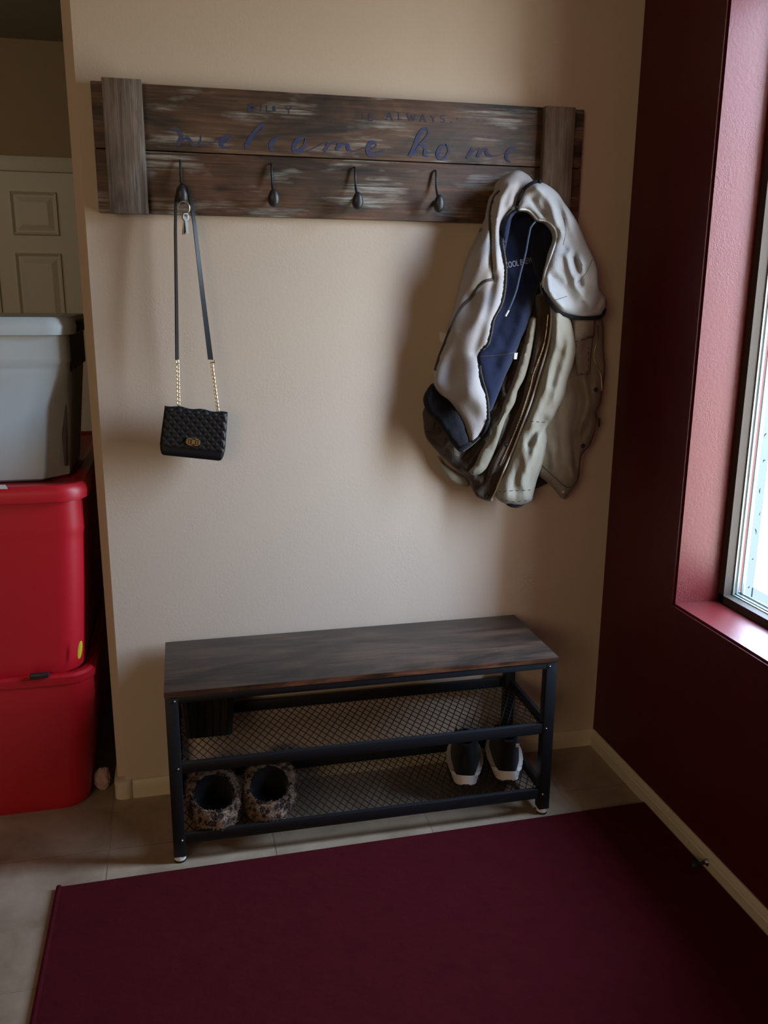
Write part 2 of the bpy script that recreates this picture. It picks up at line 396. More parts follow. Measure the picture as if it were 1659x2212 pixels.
def strand_mesh(x0, x1, y0, y1, z, dx=.0207, dy=.039):
    bm = bmesh.new(); W = .0013; nx = int((x1-x0)/dx)+2; k = dy/dx; D = y1-y0
    for sgn in (1, -1):
        i = -int(D/dy)-2
        while i < nx+int(D/dy)+2:
            xa = x0+i*dx; pts = []
            n = max(2, int(D/(dy/2)))
            # zigzag strand clipped to the frame
            xs, ys = xa, y0; xe, ye = xa+sgn*D/k, y1
            def clip(xs, ys, xe, ye):
                t0, t1 = 0., 1.
                ddx = xe-xs
                for lim, s in ((x0, 1), (x1, -1)):
                    pa, pb = (xs-lim)*s, (xe-lim)*s
                    if pa < 0 and pb < 0: return None
                    if pa < 0: t0 = max(t0, pa/(pa-pb))
                    if pb < 0: t1 = min(t1, pa/(pa-pb))
                if t1-t0 < 1e-3: return None
                return (xs+ddx*t0, ys+(ye-ys)*t0), (xs+ddx*t1, ys+(ye-ys)*t1)
            c = clip(xs, ys, xe, ye)
            if c: sweep(bm, [(c[0][0], c[0][1], z+sgn*.0004), (c[1][0], c[1][1], z+sgn*.0004)], W, 4)
            i += 1
    return bm
for z0 in (.237, .049):
    z1 = z0+.028
    rail('shelf_rail', fx0, fx1, BY0+.003, BY0+.015, z0, z1); rail('shelf_rail', fx0, fx1, BY1-.017, BY1-.005, z0, z1)
    rail('shelf_rail', BX0+.005, BX0+.017, BY0+LEG, BY1-LEG, z0, z1); rail('shelf_rail', BX1-.017, BX1-.005, BY0+LEG, BY1-LEG, z0, z1)
    obj('shelf_mesh', strand_mesh(BX0+.010, BX1-.010, BY0+.010, BY1-.010, z0+.006), M_WIRE, bench, smooth=False)

# ------------------------------------------------------------------ wicker basket on the upper shelf
bx0, bx1, by0, by1, bz0, bz1 = -1.222, -1.088, -.185, -.045, .2455, .375
bk = thing('wicker_basket', 'small black wicker basket on the upper mesh shelf under the seat', 'basket', ((bx0+bx1)/2, (by0+by1)/2, bz0))
def bring(s, z, extra=0): 
    cx, cy = (bx0+bx1)/2, (by0+by1)/2; hx, hy = (bx1-bx0)/2*s+extra, (by1-by0)/2*s+extra
    return rrect(cx-hx, cx+hx, cy-hy, cy+hy, .015, z, 5)
R = []; H = bz1-bz0
for k in range(61):
    f = k/60; R.append(bring(.84+.16*f, bz0+f*H, .0022*(k % 2)))
for k in range(21): R.append(bring(.84+.16*(1-k/20)-.06, bz1-k/20*(H-.006)))
bm = loft(bmesh.new(), R); obj('basket_body', bm, M_WICK, bk)
bm = bmesh.new(); pr = bring(1.0, bz1, .002); sweep(bm, pr+pr[:2], .0045, 8, cap=False); obj('rim', bm, M_WICK, bk)
bm = bmesh.new()
for k in range(6):
    for sx in (0, 1):
        fx = (k+.5)/6
        sweep(bm, [(bx0+.014+fx*(bx1-bx0-.028), by0+.0085, bz0+.002), (bx0+.006+fx*(bx1-bx0-.012), by0-.0012, bz1-.004)], .0022, 6)
obj('stakes', bm, M_WICK, bk)

# ------------------------------------------------------------------ slippers
def slipper(name, label, cx, cy, rz, z0):
    L, Wd = .118, .066
    root = thing(name, label, 'slipper', (0, 0, 0), 'leopard print slippers'); rnd = random.Random(int(cx*1000))
    def pt(th, s, z, sh=0.):  # th 0 = +x ; toe towards +y
        x = Wd*s*math.copysign(abs(math.cos(th))**.9, math.cos(th)); y = L*s*math.copysign(abs(math.sin(th))**.95, math.sin(th))
        if y > 0: x *= 1-.10*(y/L)**2
        return Vector((x, y, z))
    N = 48; rings = []
    def hrim(th): return .060+.016*max(0, math.sin(th))
    for s, hz in ((.86, 0), (.95, .012), (1.0, .35), (1.02, .6), (1.0, .80), (.95, .95), (.88, 1.03)):
        rings.append([pt(2*PI*k/N, s, (hz*hrim(2*PI*k/N) if hz > .02 else hz)) for k in range(N)])
    # the opening sits towards the heel
    def op(th, s, z): return Vector((Wd*s*math.cos(th)*(1+.06*math.sin(th)), -.030+L*(s-.02)*math.sin(th)*.90, z))
    inner = [[op(2*PI*k/N, s, z+(.012*max(0, math.sin(2*PI*k/N)) if z > .03 else 0)) for k in range(N)] for s, z in ((.70, .058), (.68, .046), (.66, .022), (.55, .010))]
    Mx = Matrix.Translation((cx, cy, z0)) @ Matrix.Rotation(rz, 4, 'Z')
    def tr(rs): return [[Mx @ p for p in r] for r in rs]
    root.location = (cx, cy, z0)
    bm = loft(bmesh.new(), tr(rings+[[op(2*PI*k/N, .74, hrim(2*PI*k/N)*.96) for k in range(N)]]), cap1=False)
    bmesh.ops.subdivide_edges(bm, edges=bm.edges, cuts=1, use_grid_fill=True)
    for v in bm.verts:
        n = noise.noise(v.co*55)*.006+noise.noise(v.co*150)*.003; d = (v.co-Vector((cx, cy, z0+.02))).normalized()
        if v.co.z > z0+.006: v.co += d*n
    bm.normal_update()
    base = [(f.calc_center_median(), f.normal.copy()) for f in bm.faces if len(f.verts) == 4 and f.calc_center_median().z > z0+.008]
    body = obj('outer', bm, M_LEO, root)
    fb = bmesh.new()
    cen = Vector((cx, cy, z0+.02))
    for c, nn in base:
        if (c-cen).dot(nn) < 0: nn = -nn
        for _ in range(3):
            p = c+Vector((rnd.uniform(-.003, .003), rnd.uniform(-.003, .003), rnd.uniform(-.003, .003)))
            d = (nn+Vector((rnd.uniform(-.9, .9), rnd.uniform(-.9, .9), rnd.uniform(-.9, .5)))).normalized()*rnd.uniform(.004, .008)
            s = d.cross(Vector((rnd.random(), rnd.random(), rnd.random()))).normalized()*.0011
            s2 = s.cross(d).normalized()*.0008
            a, b2, c2, e2 = (fb.verts.new(q) for q in (p-s, p+s, p+s2, p+d))
            fb.faces.new((a, b2, e2)); fb.faces.new((b2, c2, e2)); fb.faces.new((c2, a, e2))
    tuft = obj('fur', fb, M_LEO, root, smooth=False); tuft['kind'] = 'stuff'
    bm = loft(bmesh.new(), tr([[op(2*PI*k/N, .74, hrim(2*PI*k/N)*.955) for k in range(N)]]+inner), cap0=False); obj('lining', bm, M_SHOE, root)
slipper('slipper', 'fuzzy leopard print slipper beside the left leg of the bench', -1.151, -.205, .05, .058)
slipper('slipper', 'fuzzy leopard print slipper closer to the middle of the bottom shelf', -1.008, -.196, -.12, .058)

# ------------------------------------------------------------------ sneakers
def sneaker(label, cx, cy, rz, z0, tab):
    root = thing('sneaker', label, 'sneaker', (cx, cy, z0), 'black sneakers on the bottom shelf')
    Mx = Matrix.Translation((cx, cy, z0)) @ Matrix.Rotation(rz, 4, 'Z'); N = 56
    def prof(th, off=0):   # heel at y=0, toe at +y .235
        s, c = math.sin(th), math.cos(th); y = .118+.118*math.copysign(abs(s)**.85, s)
        f = y/.236; hw = .0335+.006*math.sin(min(1, f)*PI*.75)
        x = hw*math.copysign(abs(c)**.62, c)
        return Vector((x+math.copysign(off, x)*min(1, abs(x)*40), y+(off*(-1 if s < 0 else 1) if abs(s) > .3 else 0), 0))
    def ring(off, zf): return [prof(2*PI*k/N, off)+Vector((0, 0, zf(2*PI*k/N, prof(2*PI*k/N).y/.236))) for k in range(N)]
    def topz(th, f):
        x = abs(math.cos(th)); heel = max(0, 1-f*4.5)
        return .036-.018*min(1, f*5) + heel*(.030*max(0, min(1, (x-.55)*3.5)))
    rings = [ring(-.004, lambda t_, f: .002+.004*max(0, 1-f*8)), ring(-.001, lambda t_, f: .0035+.004*max(0, 1-f*8)), ring(.003, lambda t_, f: .012), ring(.0015, lambda t_, f: .022), ring(-.0015, lambda t_, f: topz(t_, f)), ring(-.005, lambda t_, f: topz(t_, f)-.001), ring(-.012, lambda t_, f: .024)]
    tr = lambda rs: [[Mx @ p for p in r] for r in rs]
    obj('midsole', loft(bmesh.new(), tr(rings)), M_SOLE, root)
    def up(sc, z, lift, dy=0): 
        o = []
        for k in range(N):
            p = prof(2*PI*k/N); f = p.y/.236; zz = z
            o.append(Vector((p.x*sc, .01+(p.y)*(.96-.0*z)*1.0+dy*(1-f), 0))+Vector((0, 0, zz*(1 if f < .42 else max(.42, 1-(f-.42)*1.25)))))
        return o
    rs = [up(.90, .018, 0), up(1.02, .034, 0), up(.98, .060, 0, .003), up(.90, .078, 0, .004), up(.80, .095, 0, .005), up(.78, .118, 0, .002), up(.70, .122, 0, .006), up(.62, .116, 0, .012), up(.60, .08, 0, .02)]
    obj('upper', loft(bmesh.new(), tr(rs)), M_SHOE, root)
    bm = bmesh.new(); loft(bm, tr([[Vector((x, y, .0105)) for x, y in ((-.012, -.0035), (.012, -.0035), (.012, .001), (-.012, .001))], [Vector((x, y, .0130+.001)) for x, y in ((-.006, -.0035), (.010, -.0035), (.010, .001), (-.006, .001))]])); obj('heel_slot', bm, M_RUBBER, root)
    obj('outsole', loft(bmesh.new(), tr([ring(-.010, lambda t_, f: 0), ring(-.009, lambda t_, f: .003)])), M_RUBBER, root)
    if tab:
        bm = loft(bmesh.new(), tr([[Vector((x, y, z)) for x, y in ((.017, .004), (.026, .004), (.026, .008), (.017, .008))] for z in (.108, .116)])); obj('pull_tab', bm, M_TAG, root)
    bm = bmesh.new()
    for q in range(5):
        y0 = .105+q*.017; z = .088-q*.010
        sweep(bm, [Mx @ Vector((-.018, y0, z)), Mx @ Vector((0, y0+.004, z+.007)), Mx @ Vector((.018, y0, z))], .0022, 6)
    obj('laces', bm, M_SHOE, root)
sneaker('black sneaker with white sole, the left one of the pair', -.495, -.252, -.30, .0595, False)
sneaker('black sneaker with white sole and pale heel tab, nearest the right leg', -.376, -.256, -.27, .0595, True)

# ------------------------------------------------------------------ coat rack
YB, YF, YT = -.0005, -.020, -.040
rack = thing('coat_rack', 'long distressed wooden coat rack board with blue lettering hung on the tan wall', 'coat rack', (-.75, 0, 1.515))
TX0, TX1, ZT, ZM, ZBt = -1.3475, -.1570, 1.7925, 1.6520, 1.5145
obj('plank', B(TX0, TX1, YF, YB, ZM+.0012, ZT, bev=.0014), M_PLANK, rack)
obj('plank', B(TX0, TX1+.0, YF, YB, ZBt, ZM-.0012, bev=.0014), M_PLANK2, rack)
obj('batten', B(-1.3225, -1.2365, YT, YF+.0002, 1.5120, 1.7970, bev=.0012), M_BATTEN, rack)
obj('batten', B(-.2700, -.1900, YT, YF+.0002, 1.5120, 1.7925, bev=.0012), M_BATTEN, rack)
def hook(x):
    bm = bmesh.new()
    path = catmull([(x, YF+.001, 1.634), (x, -.027, 1.630), (x, -.0300, 1.612), (x, -.034, 1.590), (x, -.046, 1.572), (x, -.056, 1.562)], step=.003)
    sweep(bm, path, [.0022+.0016*i/len(path) for i in range(len(path))], 8)
    n = 14; rings = []
    for k in range(1, n):
        a = PI*k/n; r = .0135*math.sin(a)*(1+.18*math.cos(a)*-1); zz = math.cos(a)*.0205
        rings.append([Vector((x+r*math.cos(2*PI*j/20), -.060+r*.8*math.sin(2*PI*j/20)+zz*-.15, 1.5535+zz)) for j in range(20)])
    loft(bm, rings)
    # prong that carries the load, back into the board
    sweep(bm, catmull([(x, -.054, 1.548), (x, -.040, 1.541), (x, -.030, 1.548), (x, YF+.001, 1.562)], step=.003), .0042, 8)
    return obj('hook', bm, M_IRON, rack)
for px in (390.5, 587.5, 768, 943): hook(at(px, 380, 1, -.033)[0]+.0)
hook(-.335)
# painted script, brushed onto the planks
def stroke(bm, pts, wd, y):
    pts = catmull(pts, step=2.0); N = len(pts)
    P = [at(p[0], p[1], 1, y) for p in pts]
    for i in range(N-1):
        pass
    Lr = []
    for i, p in enumerate(P):
        a, b = P[max(0, i-1)], P[min(N-1, i+1)]; d = Vector(b)-Vector(a); nrm = Vector((-d.z, 0, d.x)).normalized()
        f = i/(N-1); w_ = (wd[0]*(1-f)+wd[1]*f if len(wd) == 2 else np.interp(f, np.linspace(0, 1, len(wd)), wd))*.00053
        Lr.append((Vector(p)+nrm*w_, Vector(p)-nrm*w_))
    off = Vector((0, .0006, 0)); A = [[bm.verts.new(q) for q in (l, r, r+off, l+off)] for l, r in Lr]
    for a, b in zip(A, A[1:]):
        for k in range(4): bm.faces.new((a[k], a[(k+1) % 4], b[(k+1) % 4], b[k]))
    bm.faces.new(A[0]); bm.faces.new(A[-1][::-1])
YL = YF-.0004
SCR = [([(366, 279), (378, 279), (388, 286), (391, 297), (384, 314)], (1, 6, 8, 8, 5)), ([(384, 314), (398, 300), (409, 301), (415, 312), (425, 314), (432, 307), (434, 293)], (1.5, 3, 6, 5, 4, 3, 2)), ([(430, 311), (441, 314), (460, 308), (478, 296)], (1.5, 1.5, 1.5)),
 ([(478, 300), (489, 294), (499, 292), (497, 300), (484, 309)], (1.5, 3, 4, 2)), ([(489, 294), (479, 304), (478, 314), (487, 319), (500, 318)], (3, 8, 8, 4, 1.5)),
 ([(571, 269), (563, 272), (552, 283), (542, 297), (533, 313), (533, 323)], (5, 6, 6, 8, 8, 5)), ([(571, 269), (567, 280), (550, 292)], (4, 2, 1)),
 ([(604, 296), (594, 301), (586, 311), (587, 322), (596, 324)], (2, 5, 9, 7, 2)),
 ([(659, 300), (648, 299), (638, 309), (635, 322), (643, 328), (654, 320), (660, 307), (658, 299)], (4, 7, 8, 9, 7, 5, 4)), ([(662, 327), (680, 319), (704, 307)], (1.4, 1.4)),
 ([(710, 307), (706, 318), (700, 327)], (5, 6, 6)), ([(701, 325), (712, 314), (722, 308), (732, 307)], (2, 2, 4)), ([(732, 307), (731, 316), (726, 325)], (5, 7, 5)), ([(727, 323), (736, 314), (745, 310), (751, 314), (753, 323), (763, 328)], (2, 3, 5, 7, 6, 2)),
 ([(763, 328), (785, 321), (812, 309)], (1.5, 1.5)), ([(812, 309), (803, 307), (796, 317), (796, 330), (806, 335), (831, 325)], (4, 8, 9, 8, 4, 1.5)), ([(812, 309), (812, 316), (800, 324)], (3, 2)),
 ([(922, 277), (912, 281), (903, 296), (896, 315), (885, 338)], (4, 7, 8, 7, 7)), ([(922, 277), (926, 287), (917, 301), (905, 312)], (4, 4, 2)), ([(893, 333), (903, 319), (914, 315), (919, 322), (917, 335), (926, 338)], (2, 3, 6, 7, 5, 2)),
 ([(964, 312), (953, 317), (946, 330), (948, 341), (958, 342), (968, 330), (968, 318), (962, 312)], (3, 6, 8, 6, 4, 4, 3)),
 ([(1021, 320), (1016, 331), (1008, 342)], (5, 7, 5)), ([(1010, 339), (1024, 326), (1037, 320)], (2, 3)), ([(1038, 320), (1036, 330), (1031, 340)], (6, 8, 6)), ([(1032, 337), (1042, 325), (1050, 323), (1053, 333), (1064, 338)], (2, 4, 7, 7, 2)),
 ([(1064, 338), (1082, 334), (1108, 322)], (1.2, 1.2)), ([(1114, 321), (1103, 321), (1095, 333), (1095, 345), (1103, 350)], (3, 5, 8, 6, 2))]
for grp in ((0, 1, 2), (3, 4), (5, 6), (7,), (8, 9), (10, 11, 12, 13), (14, 15, 16), (17, 18, 19), (20,), (21, 22, 23, 24), (25, 26)):
    bm = bmesh.new()
    for g_ in grp: stroke(bm, SCR[g_][0], [x_*1.15+.3 for x_ in SCR[g_][1]], YL-g_*.00004)
    obj('script_letter', bm, M_BLUE, rack, smooth=False)
bm = bmesh.new()
CAPS = [([(536, 244), (540, 226)], (5, 7)), ([(540, 226), (547, 232), (538, 238)], (7, 7, 4)), ([(563, 240), (564, 227)], (2, 2)), ([(592, 229), (592, 241)], (5, 6)), ([(576, 228), (577, 240), (586, 240)], (2, 2)), ([(618, 230), (622, 238), (630, 230)], (2, 2)), ([(624, 238), (624, 246)], (2, 2)),
 ([(797, 246), (797, 260), (806, 260)], (2, 2)), ([(797, 253), (804, 253)], (2, 2)), ([(797, 246), (806, 247)], (2, 2)), ([(783, 246), (783, 258)], (2, 2)),
 ([(834, 258), (841, 243)], (1.4, 1.6)), ([(841, 243), (847, 260)], (3.4, 3.4)), ([(837, 253), (844, 254)], (1.4, 1.4)), ([(831, 258), (838, 259)], (1.3, 1.3)), ([(843, 260), (850, 260)], (1.3, 1.3)),
 ([(861, 243), (861, 258)], (2.6, 2.6)), ([(858, 258), (868, 258)], (1.4, 2)), ([(857, 243), (865, 244)], (1.3, 1.3)),
 ([(879, 245), (884, 261)], (3, 3)), ([(884, 261), (889, 248)], (1.6, 1.6)), ([(889, 248), (893, 261)], (3, 3)), ([(893, 261), (898, 247)], (1.4, 1.4)), ([(876, 245), (883, 245)], (1.3, 1.3)),
 ([(907, 262), (913, 247)], (1.4, 1.6)), ([(913, 247), (919, 263)], (3.4, 3.4)), ([(910, 257), (917, 258)], (1.4, 1.4)), ([(904, 262), (910, 262)], (1.3, 1.3)), ([(916, 263), (922, 263)], (1.3, 1.3)),
 ([(929, 249), (935, 256), (936, 264)], (2, 2, 3)), ([(940, 249), (935, 256)], (1.4, 1.4)),
 ([(960, 251), (953, 250), (952, 255), (959, 258), (960, 263), (951, 264)], (1.4, 2, 2.6, 2.6, 2, 1.4)), ([(975, 262), (974, 267)], (3, 1.4)), ([(988, 254), (988, 259)], (1.6, 1.6))]
M_FADE = mat('faded_dark_paint', (.020, .024, .050), .7)
for grp in ((0, 1), (2,), (3,), (4,), (5, 6), (7, 8, 9), (10,), (11, 12, 13, 14, 15), (16, 17, 18), (19, 20, 21, 22, 23), (24, 25, 26, 27, 28), (29, 30), (31,), (32,), (33,)):
    bm = bmesh.new()
    for g_ in grp: stroke(bm, CAPS[g_][0], [x_*1.1 for x_ in CAPS[g_][1]], YL-(g_ % 5)*.00004)
    obj('small_letter', bm, M_FADE, rack, smooth=False)

# ------------------------------------------------------------------ handbag hanging from the first hook
bag = thing('handbag', 'small black quilted handbag with gold chain strap hanging from the leftmost hook', 'handbag', (-1.157, -.045, .94))
ctr = Vector(at(419, 934, 1, -.062)); ang = math.radians(8.0)
def bagpt(a, b, d): # a across, b up, d out from the wall side
    c_, s_ = math.cos(ang), math.sin(ang)
    return Vector((ctr.x+a*c_+b*s_, ctr.y-d, ctr.z-a*s_+b*c_))
def bag_shell(hw0, hw1, z0, z1, d0, d1, quilt, nx=60, ny=48):
    bm = bmesh.new(); G = [[None]*(nx+1) for _ in range(ny+1)]; Bk = [[None]*(nx+1) for _ in range(ny+1)]
    for j in range(ny+1):
        for i in range(nx+1):
            fx, fz = i/nx*2-1, j/ny; hw = hw0+(hw1-hw0)*fz; a = fx*hw; b = z0+(z1-z0)*fz
            # rounded lower corners
            if quilt is None or quilt is False:
                if fz < .3: a = fx*(hw-.012*(1-math.sqrt(max(0, 1-((.3-fz)/.3)**2))))
            ed = min(1-abs(fx), fz if quilt is not True else 1, (1-fz))*8
            rnd = 1-max(0, 1-min(1, ed))**2
            d = d0+(d1-d0)*rnd
            if quilt is True:
                p, q = (a+b)*PI/.021, (a-b)*PI/.021; d += .0026*abs(math.sin(p)*math.sin(q))**.55-.001
                if fz > .9: b += .0016*math.sin(fx*9)*(fz-.9)*10
            G[j][i] = bm.verts.new(bagpt(a, b, d)); Bk[j][i] = bm.verts.new(bagpt(a, b, -d0 if quilt is not True else d0-.002))
    for j in range(ny):
        for i in range(nx):
            bm.faces.new((G[j][i], G[j][i+1], G[j+1][i+1], G[j+1][i])); bm.faces.new((Bk[j][i], Bk[j+1][i], Bk[j+1][i+1], Bk[j][i+1]))
    for i in range(nx):
        bm.faces.new((G[0][i], Bk[0][i], Bk[0][i+1], G[0][i+1])); bm.faces.new((G[ny][i], G[ny][i+1], Bk[ny][i+1], Bk[ny][i]))
    for j in range(ny):
        bm.faces.new((G[j][0], G[j+1][0], Bk[j+1][0], Bk[j][0])); bm.faces.new((G[j][nx], Bk[j][nx], Bk[j+1][nx], G[j+1][nx]))
    return bm
obj('bag_body', bag_shell(.0785, .0735, -.0605, .052, .018, .022, False), M_LEATH, bag, angle=60)
obj('flap', bag_shell(.0780, .0745, -.036, .0600, .019, .0245, True, 90, 60), M_LEATH, bag, angle=60)
bm = bmesh.new()
def bbox_(a0_, a1_, b0_, b1_, d0_, d1_): loft(bm, [[bagpt(a, b, d) for a, b in ((a0_, b0_), (a1_, b0_), (a1_, b1_), (a0_, b1_))] for d in (d0_, d1_)])
ca, cb = at(417.5, 954, 1, -.085)[0], at(417.5, 954, 1, -.085)[2]
ra = (ca-ctr.x)*math.cos(ang)-(cb-ctr.z)*math.sin(ang); rb = (ca-ctr.x)*math.sin(ang)+(cb-ctr.z)*math.cos(ang)
for a0_, a1_, b0_, b1_ in ((-.0165, -.013, -.0085, .0085), (.0125, .0165, -.0085, .0085), (-.0165, .0165, .0060, .0085), (-.0165, .0165, -.0085, -.0060), (-.003, .004, -.0095, .0095), (-.010, -.008, -.004, .004), (.007, .010, -.004, .004)):
    bbox_(ra+a0_, ra+a1_, rb+b0_, rb+b1_, .024, .029)
clasp = obj('clasp', bm, M_GOLD, bag, smooth=False)
bm = bmesh.new(); bbox_(ra-.014, ra+.014, rb-.007, rb+.007, .022, .0265); obj('clasp_plate', bm, mat('dark_gold', (.30, .18, .07), .35, 1), clasp, smooth=False)
def chain(p0, p1, n):
    bm = bmesh.new(); p0, p1 = Vector(p0), Vector(p1); d = (p1-p0)/n; u = d.normalized()
    for k in range(n):
        c_ = p0+d*(k+.5); s_ = (Vector((1, 0, 0)) if k % 2 else Vector((0, 1, 0))).lerp(Vector((1, 1, 0)), .5).normalized() if k % 2 else Vector((1, -.6, 0)).normalized()
        s_ = (s_-u*s_.dot(u)).normalized(); pts = [c_+u*math.cos(a*PI/5)*d.length*.72+s_*math.sin(a*PI/5)*.0033 for a in range(11)]
        sweep(bm, pts, .0011, 6, cap=False)
    return bm
YC = -.062
cl0, cl1 = at(384, 786, 1, YC), at(386, 876, 1, YC); cr0, cr1 = at(457, 784, 1, YC), at(471, 890, 1, YC)
obj('chain', chain(cl0, cl1, 21), M_GOLD, bag); obj('chain', chain(cr0, cr1, 25), M_GOLD, bag)
def ribbon(pts, wv, tk=.0012, wscale=None):
    """flat strap: wv = half-width direction at each end"""
    pts = [Vector(p) for p in pts]; N = len(pts); bm = bmesh.new(); rings = []
    for i, p in enumerate(pts):
        f = i/(N-1); wd = Vector(wv[0]).lerp(Vector(wv[1]), f); tg = (pts[min(N-1, i+1)]-pts[max(0, i-1)]).normalized(); nn = wd.cross(tg).normalized()*tk
        rings.append([p+wd+nn, p-wd+nn, p-wd-nn, p+wd-nn])
    return loft(bm, rings)
hx = at(393, 395, 1, -.045)
left = catmull([tuple(at(u, v, 1, y)) for u, v, y in ((393, 395, -.040), (384, 408, -.040), (379.5, 435, -.044), (379, 500, -.052), (381, 640, -.058), (382.5, 777, YC))], step=.01)
right = catmull([tuple(at(u, v, 1, y)) for u, v, y in ((393, 395, -.040), (404, 405, -.040), (412, 435, -.044), (421, 490, -.052), (438, 640, -.058), (455, 777, YC))], step=.01)
obj('strap', ribbon(left, ((.001, .006, 0), (.0035, .0045, 0))), M_LEATH, bag, angle=50)
obj('strap', ribbon(right, ((.001, .006, 0), (.0062, .001, -.0005))), M_LEATH, bag, angle=50)
bm = bmesh.new(); c_ = at(457, 782, 1, YC); box(bm, c_[0]-.0075, c_[0]+.0075, c_[1]-.002, c_[1]+.002, c_[2]-.003, c_[2]+.0005, bev=.0008); box(bm, c_[0]+.006, c_[0]+.0078, c_[1]-.002, c_[1]+.002, c_[2]-.003, c_[2]+.005)
obj('buckle', bm, M_GOLD, bag)
bm = bmesh.new(); c_ = at(383.5, 781, 1, YC); sweep(bm, [Vector(c_)+Vector((math.cos(a*PI/6)*.003, 0, math.sin(a*PI/6)*.005)) for a in range(13)], .0011, 6, cap=False); obj('ring', bm, M_GOLD, bag)
# ------------------------------------------------------------------ keys
YK = -.078
keys = thing('key_ring', 'ring of silver keys hung over the black hook above the handbag', 'keys', tuple(at(397, 450, 1, YK)))
kc = Vector(at(397, 449, 1, YK))
bm = bmesh.new()
for q in (0, .0014): sweep(bm, [kc+Vector((math.cos(a*PI/16)*.0132, q-.002*math.cos(a*PI/16), math.sin(a*PI/16)*.0140)) for a in range(33)], .0012, 6, cap=False)
obj('ring', bm, M_GOLD, keys)
def key(c0_, tilt, rot, m):
    bm = bmesh.new(); Mx = Matrix.Translation(c0_) @ Matrix.Rotation(tilt, 4, 'Y') @ Matrix.Rotation(rot, 4, 'Z')
    N = 20; o_, i_ = [], []
    def hd(a, r1, r2, y): return Mx @ Vector((r1*math.cos(a), y, -.009+r2*math.sin(a)))
    for y in (-.0011, .0011):
        o_.append([bm.verts.new(hd(2*PI*k/N, .0085, .0085, y)) for k in range(N)]); i_.append([bm.verts.new(hd(2*PI*k/N, .003, .0025, y)+Vector((0, 0, .003))) for k in range(N)])
    for k in range(N):
        k2 = (k+1) % N
        for q in (0, 1): bm.faces.new((o_[q][k], o_[q][k2], i_[q][k2], i_[q][k]))
        bm.faces.new((o_[0][k], o_[0][k2], o_[1][k2], o_[1][k])); bm.faces.new((i_[0][k], i_[0][k2], i_[1][k2], i_[1][k]))
    outline = [(-.0036, -.016), (.0036, -.016), (.0036, -.034), (.0018, -.036), (.0034, -.038), (.0014, -.040), (.0030, -.043), (.0010, -.046), (-.0012, -.048), (-.0036, -.044)]
    loft(bm, [[Mx @ Vector((x, y, z)) for x, z in outline] for y in (-.001, .001)])
    return obj('key', bm, m, keys)
kp = kc+Vector((.0006, -.001, -.011))
key(kp, math.radians(6), math.radians(70), mat('dull_brass', (.30, .27, .18), .35, 1)); key(kp+Vector((.002, -.003, 0)), math.radians(-4), math.radians(25), M_CHROME); key(kp+Vector((.001, .0015, .001)), math.radians(2), math.radians(-40), M_CHROME)

